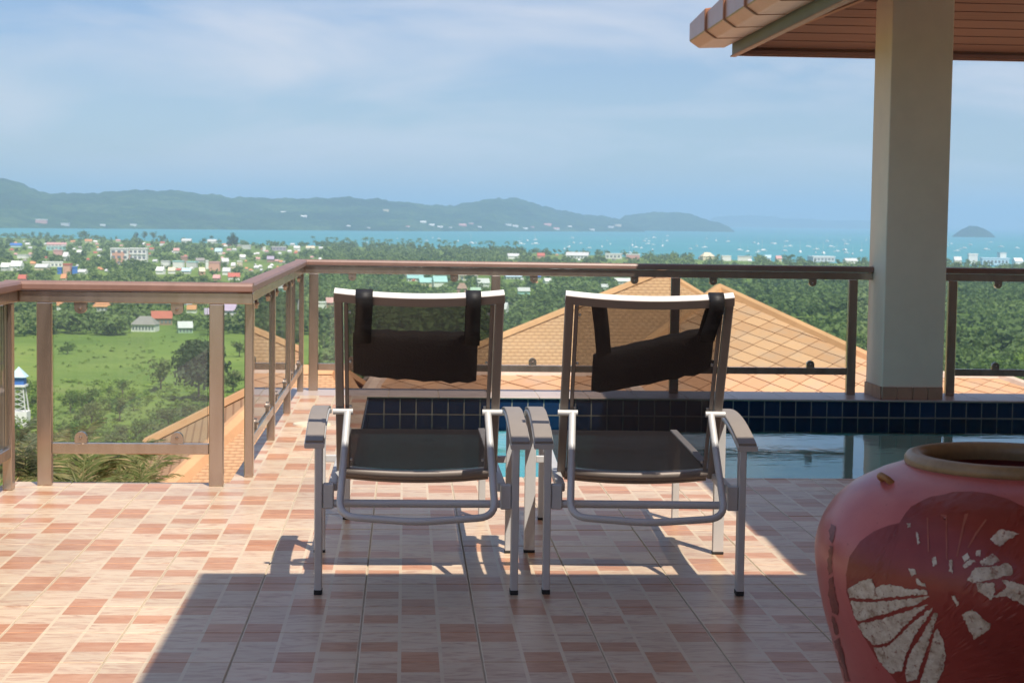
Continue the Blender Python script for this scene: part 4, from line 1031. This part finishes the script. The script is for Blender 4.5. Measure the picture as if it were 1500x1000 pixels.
def town_house(px0, px1, yt, yb, wall, roof, rk, zbase=None, loc=None):
    cxp = (px0+px1)/2; p = loc if loc is not None else onz(cxp, yb, PLAIN); k = p.y/F_PX
    w = (px1-px0)*k*(.88 if loc is None else 1); h = (yb-yt)*k*.9+ (2.0 if loc is None else 0); dep = min(max(w*.7, 8), 26)
    rz = random.uniform(-.25, .25)
    lab = f'{CN[wall]} house with {CN[roof]} ' + {'g': 'gabled roof', 'f': 'flat roof', 'h': 'hipped roof'}[rk] + (' in the town' if loc is None else ' on the far shore')
    H = thing('town_house' if loc is None else 'shore_house', lab, 'house', (p.x, p.y+dep*.5, p.z-(.5 if loc is None else 1.5)), rz, 'houses of the town' if loc is None else 'houses on the far shore')
    hw = h*(.52 if rk != 'f' else .86)
    new_obj('wall', box((-w/2*.94, -dep/2, 0), (w/2*.94, dep/2, hw)), 'b_'+wall, H)
    if rk == 'f': me = box((-w/2, -dep/2-.4, hw+.002), (w/2, dep/2+.4, h))
    else:
        ins = 0 if rk == 'g' else w*.28
        V = [(-w/2, -dep/2-.8, hw-.1), (w/2, -dep/2-.8, hw-.1), (w/2, dep/2+.8, hw-.1), (-w/2, dep/2+.8, hw-.1), (-w/2+ins, 0, h), (w/2-ins, 0, h)]
        me = mesh('roof', V, [(0, 1, 5, 4), (2, 3, 4, 5), (1, 2, 5), (3, 0, 4), (3, 2, 1, 0)])
    new_obj('roof', me, 'b_'+roof, H)
    if px1-px0 > 24 and loc is None:
        nwin = max(2, int((px1-px0)/6))
        for i in range(nwin):
            x = -w/2*.9+w*.9*(i+.5)/nwin
            new_obj('window', box((x-w*.9/nwin*.28, -dep/2-.15, hw*.35), (x+w*.9/nwin*.28, -dep/2+.1, hw*.75)), 'b_window', H)
    blocked.append((px0-1, px1+1, yt-1, yb, p.y)); return H
for b in BL: town_house(*b)
# apartment block, white and red, and two bigger institutional buildings
def block(label, px0, px1, yt, yb, wall, acc, floors, bays, accent_bays, balc=True):
    p = onz((px0+px1)/2, yb, PLAIN); k = p.y/F_PX; w = (px1-px0)*k; h = (yb-yt)*k+2; dep = 14
    H = thing('apartment_block', label, 'building', (p.x, p.y+dep/2, p.z-.5), .0)
    new_obj('wall', box((-w/2, -dep/2, 0), (w/2, dep/2, h)), 'b_'+wall, H)
    new_obj('roof', box((-w/2-.6, -dep/2-.6, h+.002), (w/2+.6, dep/2+.6, h+1.1)), 'b_white', H)
    for b in accent_bays: new_obj('panel', box((-w/2+w*b[0], -dep/2-.35, .4), (-w/2+w*b[1], -dep/2-.02, h*b[2])), 'b_'+acc, H)
    for f in range(floors):
        for c in range(bays):
            x = -w/2+w*(c+.5)/bays; z = h*(f+.55)/floors
            wd = new_obj('window', box((x-w/bays*.30, -dep/2-.45, z-h/floors*.26), (x+w/bays*.30, -dep/2+.1, z+h/floors*.22)), 'b_window', H)
            if balc: new_obj('balcony', box((x-w/bays*.4, -dep/2-1.3, z-h/floors*.42), (x+w/bays*.4, -dep/2-.46, z-h/floors*.20)), 'b_white', wd)
    blocked.append((px0-1, px1+1, yt-1, yb, p.y))
block('white and salmon apartment block standing above the trees of the town', 162, 187, 367, 388, 'white', 'salmon', 3, 3, [(.10, .80, .84)], False)
block('white apartment block with dark balconies beside the salmon one', 189, 214, 367, 391, 'white', 'salmon', 3, 4, [(.0, .12, .9)])
block('long orange and cream building behind the long railing', 554, 624, 389, 408, 'brown', 'cream', 3, 10, [(.10, .18, .95), (.30, .38, .95), (.55, .62, .95), (.84, .98, .95)])
block('yellow-cream apartment building with pale floor bands', 660, 700, 392, 411, 'cream', 'white', 3, 6, [])
# radome / water tank
p = onz(211, 366, PLAIN); H = thing('water_tank', 'white round water tank on a mast near the apartment blocks', 'water tank', p)
bm = bmesh.new(); bmesh.ops.create_uvsphere(bm, u_segments=14, v_segments=8, radius=3.4, matrix=Matrix.Translation((0, 0, 9))); new_obj('tank', bm_mesh(bm, 'tank', True), 'b_white', H)
new_obj('mast', sweep([(0, 0, 0), (0, 0, 7)], circ(.6, 8)), 'b_palegrey', H)
# random small houses peeking from the town's trees
for i in range(150):
    px = random.uniform(0, 480) if i < 105 else random.uniform(480, 1500); py = random.uniform(352, 400) if px < 480 else random.uniform(384, 416)
    if px > 800: py = random.uniform(371, 384)
    p = onz(px, py, PLAIN)
    if p.y > coast(px)-60: continue
    w = random.uniform(3.5, 8); town_house(px, px+w, py-w*.38, py, random.choice(['white', 'palegrey', 'cream', 'white']), random.choice(['palegrey', 'orangeroof', 'pink', 'greyroof', 'white', 'redroof']), random.choice('ggh'))
# water tower at the left
def water_tower():
    b = onz(28, 616, -58); w = 22*b.y/F_PX; k = b.y/F_PX
    T = thing('water_tower', 'lattice water tower with blue tank under a pale roof', 'water tower', (b.x, b.y, gz(b.x, b.y)-1)); h0 = b.z-(gz(b.x, b.y)-1)
    zt = h0+(616-566)*k; zr = h0+(616-552)*k; zz = h0+(616-537)*k
    new_obj('base', box((-w*.62, -w*.62, 0), (w*.62, w*.62, h0+4*k+2)), 'b_white', T)
    for sx in (-1, 1):
        for sy in (-1, 1):
            new_obj('leg', sweep([(sx*w*.52, sy*w*.52, h0+4*k+2), (sx*w*.33, sy*w*.33, zt)], rrect(.34, .34, .05)), 'b_palegrey', T)
    for i in range(5):
        q0, q1 = i/5, (i+1)/5; z0 = h0+4*k+2; a0 = w*(.52-.19*q0); a1 = w*(.52-.19*q1); za, zb = z0+(zt-z0)*q0, z0+(zt-z0)*q1
        for s in (-1, 1):
            new_obj('brace', sweep([(-a0*s, -a0, za), (a1*s, -a1, zb)], rrect(.2, .2, .03)), 'b_palegrey', T)
    new_obj('platform', box((-w*.5, -w*.5, zt+.002), (w*.5, w*.5, zt+3*k)), 'b_white', T)
    new_obj('tank', box((-w*.40, -w*.40, zt+3*k+.002), (w*.40, w*.40, zr)), 'b_blue', T)
    V = [(-w*.55, -w*.55, zr), (w*.55, -w*.55, zr), (w*.55, w*.55, zr), (-w*.55, w*.55, zr), (0, 0, zz)]
    new_obj('roof', mesh('roof', V, [(0, 1, 4), (1, 2, 4), (2, 3, 4), (3, 0, 4), (3, 2, 1, 0)]), 'b_paleblue', T)
water_tower()
# houses along the far shore
HV, HX = main_hill
for px, py, w, hc in [(62, 326, 17, 'pink'), (415, 312, 8, 'cream'), (445, 318, 9, 'white'), (567, 310, 9, 'cream'), (598, 333, 6, 'white'), (620, 328, 9, 'white'), (634, 330, 8, 'white'), (645, 333, 8, 'palegrey'), (660, 334, 5, 'white'), (678, 331, 11, 'pink'), (690, 329, 7, 'pink'), (703, 334, 6, 'white'), (745, 331, 9, 'white'), (757, 333, 9, 'white'), (770, 335, 7, 'white'), (782, 333, 6, 'pink'), (804, 331, 11, 'salmon'), (815, 338, 9, 'white'), (836, 333, 6, 'white'), (868, 337, 8, 'white'), (895, 334, 9, 'white'), (905, 332, 10, 'cream'), (512, 331, 6, 'white'), (540, 333, 5, 'palegrey'), (95, 331, 12, 'palegrey'), (152, 333, 8, 'white'), (195, 333, 9, 'white')]:
    i = min(len(HX)-1, max(0, int((px-HX[0])/2.5))); colm = HV[i]; best = min(range(35), key=lambda k: abs(proj(colm[k])[1]-py)); q = Vector(colm[best])
    town_house(px-w/2, px+w/2, py-w*.42, py, hc, random.choice(['palegrey', 'white', 'pink']), random.choice('gf'), loc=q)
# yachts
def yacht_meshes():
    V, Fc = [], []
    st = [(-.5, .13, .0), (-.3, .17, 0), (0, .18, 0), (.25, .12, .01), (.5, .0, .03)]
    for x, w, dz in st: V += [(x, -w, .10+dz), (x, w, .10+dz), (x, w*.6, -.03), (x, -w*.6, -.03)]
    for i in range(4):
        for k in range(4): Fc.append((i*4+k, i*4+(k+1) % 4, (i+1)*4+(k+1) % 4, (i+1)*4+k))
    Fc.append((0, 1, 2, 3)[::-1])
    hull = mesh('hull', V, Fc); hull.materials.append(MAT['b_white'])
    V = [(-.32, -.11, .1), (.18, -.09, .1), (.18, .09, .1), (-.32, .11, .1), (-.28, -.09, .22), (.08, -.07, .22), (.08, .07, .22), (-.28, .09, .22)]
    cab = mesh('cabin', V, [(0, 1, 5, 4), (1, 2, 6, 5), (2, 3, 7, 6), (3, 0, 4, 7), (4, 5, 6, 7)]); cab.materials.append(MAT['b_white'])
    mast = sweep([(0.05, 0, .1), (0.05, 0, 1.25)], circ(.012, 6)); mast.materials.append(MAT['b_palegrey']); return hull, cab, mast
YH, YC, YM = yacht_meshes()
ylist = [(764, 358, 9), (784, 358, 10), (772, 353, 7), (761, 354, 5), (634, 349, 5), (643, 350, 5), (582, 350, 5), (625, 353, 5), (671, 354, 7), (690, 357, 10), (697, 357, 6), (538, 356, 6), (832, 363, 6), (834, 362, 7), (827, 365, 7), (851, 357, 6), (863, 364, 7), (882, 362, 7), (894, 358, 5), (889, 353, 4), (926, 360, 8), (931, 363, 8), (951, 354, 6), (940, 364, 7), (971, 361, 9), (978, 346, 6), (922, 371, 8), (955, 366, 6), (1011, 365, 6), (1020, 361, 6), (1032, 363, 8), (1049, 353, 7), (1084, 367, 9), (1095, 369, 8), (1111, 358, 8), (1117, 368, 12), (1110, 370, 7), (1136, 358, 10), (1131, 357, 6), (1152, 354, 6), (1150, 362, 6), (1157, 361, 6), (1149, 368, 8), (1172, 370, 14), (1186, 362, 6), (1196, 366, 9), (1195, 371, 6), (1206, 372, 12), (1211, 354, 9), (1218, 362, 9), (1226, 369, 9), (1237, 367, 10), (1240, 371, 8), (1249, 373, 8), (1262, 368, 10), (1236, 352, 5), (1269, 352, 5), (1402, 368, 8), (1412, 364, 8), (1421, 359, 7), (1445, 366, 9), (1466, 362, 8), (1490, 364, 7), (1310, 362, 8)]
for i in range(26): ylist.append((random.uniform(780, 1480), 0, random.uniform(4, 7)))
for px, py, w in ylist:
    if py == 0: py = random.uniform(horizon(px)+24, horizon(px)+36)
    p = onz(px, py, SEA)
    if p.y < coast(px)+90: p = p*((coast(px)+90)/p.y); p.z = SEA
    L = max(7, min(20, w*p.y/F_PX*1.15)); y = thing('yacht', 'small white yacht moored in the bay', 'boat', (p.x, p.y, SEA+.3), random.uniform(0, 6.28), 'yachts moored in the bay')
    for n_, me in (('hull', YH), ('cabin', YC), ('mast', YM)):
        o = new_obj(n_, me, None, y); o.scale = (L, L, L)

# --- plant the trees
def hidden_by_house(px, py, Y):
    for a, b, c, d, hy in blocked:
        if a < px < b and c < py-2 and Y < hy+4 and py < d+14: return True
    return False
good = []
for p, px, py, h, kd in spots:
    k = F_PX/p.y; top = py-h*k
    bad = False
    for a, b, c, d, hy in blocked:
        if p.y < hy+6 and a-h*k*.25 < px < b+h*k*.25 and top < d-(d-c)*.58: bad = True; break
        if p.y >= hy+6 and p.y < hy+30 and a < px < b: bad = True; break
    if not bad: good.append((p, px, py, h, kd, h*k))
good.sort(key=lambda g: -g[5])
def visible(px, py): return -10 < px < 1510 and py-15 < 585
vis = [g for g in good if visible(g[1], g[2])]; rest_ = [g for g in good if not visible(g[1], g[2])]
indiv, mass = vis[:230], vis[230:]+rest_
LB = dict(broad='mid-green broadleaf tree in the woods of the plain', dark='dark green broadleaf tree in the woods of the plain', olive='dull olive tree in the woods of the plain', light='light green tree in the woods of the plain', casuarina='tall narrow grey-green tree near the coast')
for p, px, py, h, kd, s in indiv: place_tree('broadleaf_tree', kd, p, h, LB[kd], 'trees of the plain', random.uniform(.95, 1.35))
def build_mass():
    protos = [crown_data(70, .55, .48, .115, 7, 50+i) for i in range(6)]; out = []
    pal = [crown_data(60, .26, .5, .09, 6, 80+i) for i in range(3)]
    for p, px, py, h, kd, s in mass:
        src = random.choice(pal if kd == 'casuarina' else protos); a = random.uniform(0, 6.28); ca, sa = math.cos(a), math.sin(a); P = src.copy(); sw = h*random.uniform(.95, 1.4)
        X = (P[:, 0]*ca-P[:, 1]*sa)*sw; Y = (P[:, 0]*sa+P[:, 1]*ca)*sw; Z = (P[:, 2]+.52)*h
        out.append(np.stack([X+p.x, Y+p.y, Z+p.z], 1))
    o = new_obj('far_woods', quads_mesh('far_woods', np.concatenate(out)), 'leaf_far', kind='stuff'); o['label'] = 'distant trees merging into woods over the plain'; o['category'] = 'woods'
build_mass()
# coconut palms at the coast
for i in range(46):
    px = random.uniform(455, 760); Y = coast(px)-random.uniform(40, 160); d = ray(px, 360); x = d.x/d.y*Y; h = random.uniform(13, 20)
    t_ = thing('coconut_palm', 'tall coconut palm in the dark belt along the coast', 'palm', (x, Y, gz(x, Y)), random.uniform(0, 6.28), 'palms along the coast')
    o = new_obj('fronds', random.choice(PALMS), None, t_); o.scale = (h*.9, h*.9, h); o = new_obj('trunk', PTR, None, t_); o.scale = (h, h, h)
for px, py, h, kd in [(340, 364, 30, 'casuarina'), (346, 365, 27, 'casuarina'), (335, 364, 24, 'casuarina'), (125, 352, 24, 'dark'), (118, 351, 20, 'dark'), (60, 349, 16, 'dark'), (48, 348, 15, 'dark'), (70, 349, 15, 'dark'), (200, 352, 24, 'casuarina'), (212, 353, 22, 'olive'), (225, 353, 22, 'olive'), (240, 354, 20, 'casuarina'), (310, 352, 14, 'dark')]:
    p = ground_pt(px, py); place_tree('casuarina_tree' if kd == 'casuarina' else 'broadleaf_tree', kd, p, h, {'casuarina': 'tall grey-green casuarina rising over the coastal trees against the water', 'dark': 'big dark tree on the shore standing out against the water', 'olive': 'big olive-brown tree on the shore rising over the town'}[kd], 'tall shore trees')
# --- the scrub field: one big tree, clumps of bushes
def gfield(px, py):
    p = onz(px, py, PLAIN)
    for _ in range(4): p = onz(px, py, gz(p.x, p.y))
    return p
p = gfield(291, 588); place_tree('spreading_tree', 'bigtree', p, 104*p.y/F_PX, 'large dark spreading tree standing alone in the green field', None, .86)
p = gfield(236, 575); place_tree('olive_tree', 'olive', p, 52*p.y/F_PX, 'dull olive tree beside the large dark field tree', None, 1.2)
bs = []
for _ in range(900):
    px, py = random.uniform(-30, 480), random.uniform(505, 700)
    v = noise.noise(Vector((px*.016, py*.026, 2.2)))+.25*noise.noise(Vector((px*.05, py*.07, 9)))
    dens = v + (py-560)/160
    if py < 560 and not (v > .30): continue
    if 225 < px < 330 and 560 < py < 610: continue
    if dens < .0: continue
    bs.append((px, py))
random.shuffle(bs); bs = sorted(bs[:230], key=lambda q: q[1])
for px, py in bs:
    p = gfield(px, py); s = random.uniform(16, 46)*(.6+.5*(py-500)/180); h = s*p.y/F_PX
    kd = random.choice(['bush', 'bush', 'bushl', 'olive', 'broad'])
    place_tree('field_bush', kd, p, h, {'bush': 'mid-green rounded bush in the scrubby field', 'bushl': 'yellow-green bush in the scrubby field', 'olive': 'dull olive shrub in the scrubby field', 'broad': 'leafy young tree in the scrubby field'}[kd], 'bushes of the field', random.uniform(.9, 1.5), 'bush')

def scrub():
    protos = [crown_data(34, .62, .42, .15, 6, 140+i) for i in range(8)]; out = []
    for _ in range(3600):
        px, py = random.uniform(-60, 500), 494+215*random.random()**1.15
        p = gfield(px, py); h = random.uniform(4, 13)*(.7+.6*(py-490)/200)*p.y/F_PX
        if noise.noise(Vector((px*.02, py*.03, 5.5))) < -.12: h *= .45
        if py < 560:
            if random.random() < .8: continue
            h *= .6
        P = random.choice(protos); a = random.uniform(0, 6.28); ca, sa = math.cos(a), math.sin(a); sw = h*random.uniform(1.0, 2.2)
        out.append(np.stack([(P[:, 0]*ca-P[:, 1]*sa)*sw+p.x, (P[:, 0]*sa+P[:, 1]*ca)*sw+p.y, (P[:, 2]+.30)*h+p.z], 1))
    o = new_obj('scrub', quads_mesh('scrub', np.concatenate(out)), 'leaf_light', kind='stuff'); o['label'] = 'low weedy scrub covering the open field'; o['category'] = 'scrub'
scrub()
# --- near palms and shrubs below the terrace edge
def frond_mesh(L, droop, seed, leaflets=22):
    r = random.Random(seed); V, Fc = [], []
    def spine(q): return Vector((L*q*(1-.18*q*droop), 0, L*(.55*q-droop*q*q)))
    prev = None
    for k in range(9):
        q = k/8; p = spine(q); w = .018*(1-q*.8)*L*.6; V += [p+Vector((0, w, 0)), p+Vector((0, -w, 0))]
        b = len(V)-2
        if prev is not None: Fc.append((prev, prev+1, b+1, b))
        prev = b
    for i in range(leaflets):
        q = .12+.88*i/leaflets; p = spine(q); tg = (spine(min(1, q+.02))-spine(q-.02)).normalized(); ll = L*.34*math.sin(math.pi*(.15+.8*q))*r.uniform(.85, 1.1)
        for s in (-1, 1):
            d = (Vector((0, s, 0))*.8+tg*.65+Vector((0, 0, r.uniform(-.35, .1)))).normalized(); e = p+d*ll+Vector((0, 0, -ll*.22)); m = p.lerp(e, .45)+Vector((0, 0, ll*.06)); w = L*.017
            b = len(V); V += [p, m+tg*w, e, m-tg*w]; Fc.append((b, b+1, b+2, b+3))
    me = mesh('frond', V, Fc); return me
FR = [frond_mesh(1, .55+.12*i, i) for i in range(4)]
for m_ in FR: m_.materials.append(MAT['leaf_palm'])
FR2 = []
for m_ in FR:
    c = m_.copy(); c.materials.clear(); c.materials.append(MAT['leaf_sage']); FR2.append(c)
def near_palm(px, py, Y, size, nf, label, sage=False, stem=None, i=0):
    c = at(px, py, Y); g = gz(c.x, c.y); T = thing('fan_palm' if sage else 'garden_palm', label, 'palm', (c.x, c.y, g), 0, 'palms below the terrace edge')
    hgt = c.z-g; new_obj('trunk', trunk_mesh(hgt, .09, lean=.01, limbs=0, seed=int(px)), 'bark', T)
    for k in range(nf):
        o = new_obj('frond', random.choice(FR2 if sage else FR), None, T); o.location = (0, 0, hgt-.05)
        e = random.uniform(-1.3, .3); s = size*random.uniform(.6, .95); o.scale = (s, s, s); o.rotation_euler = (random.uniform(-.3, .3), e*.75-.1, k*2.4+random.uniform(-.3, .3))
PL = 'feathery palm with dry tan fronds below the short railing'
for px, py, Y, s, nf, sg in [(95, 692, 21, 1.0, 13, False), (140, 708, 18, .9, 13, False), (185, 698, 19, .85, 13, False), (212, 712, 17, .7, 12, False), (120, 728, 16, .8, 12, False), (165, 722, 21, .8, 12, False), (60, 722, 17, .9, 12, False), (192, 730, 15.5, .7, 12, False), (30, 672, 19, .8, 14, True), (38, 700, 17, .8, 14, True), (25, 650, 24, .8, 14, True), (75, 676, 26, .9, 13, False)]:
    near_palm(px, py, Y, s, nf, 'sage-coloured palm under the water tower view' if sg else PL, sg)

# ------------------------------------------------------------------ haze
def haze():
    t = NT('haze_air'); t.l.new(t.new('ShaderNodeVolumePrincipled', {'Color': (.48, .66, .88, 1), 'Density': 1.2e-4, 'Anisotropy': .0}).outputs[0], t.out.inputs['Volume'])
    o = new_obj('haze', box((-27000, -3600, PLAIN-5.5), (27000, 39000, 330)), 'haze_air'); o['kind'] = 'stuff'
haze()
print('tiles', ntile, 'diamond', NDIA, 'indiv', len(indiv), 'mass', len(mass), 'bushes', len(bs), 'objs', len(bpy.data.objects))
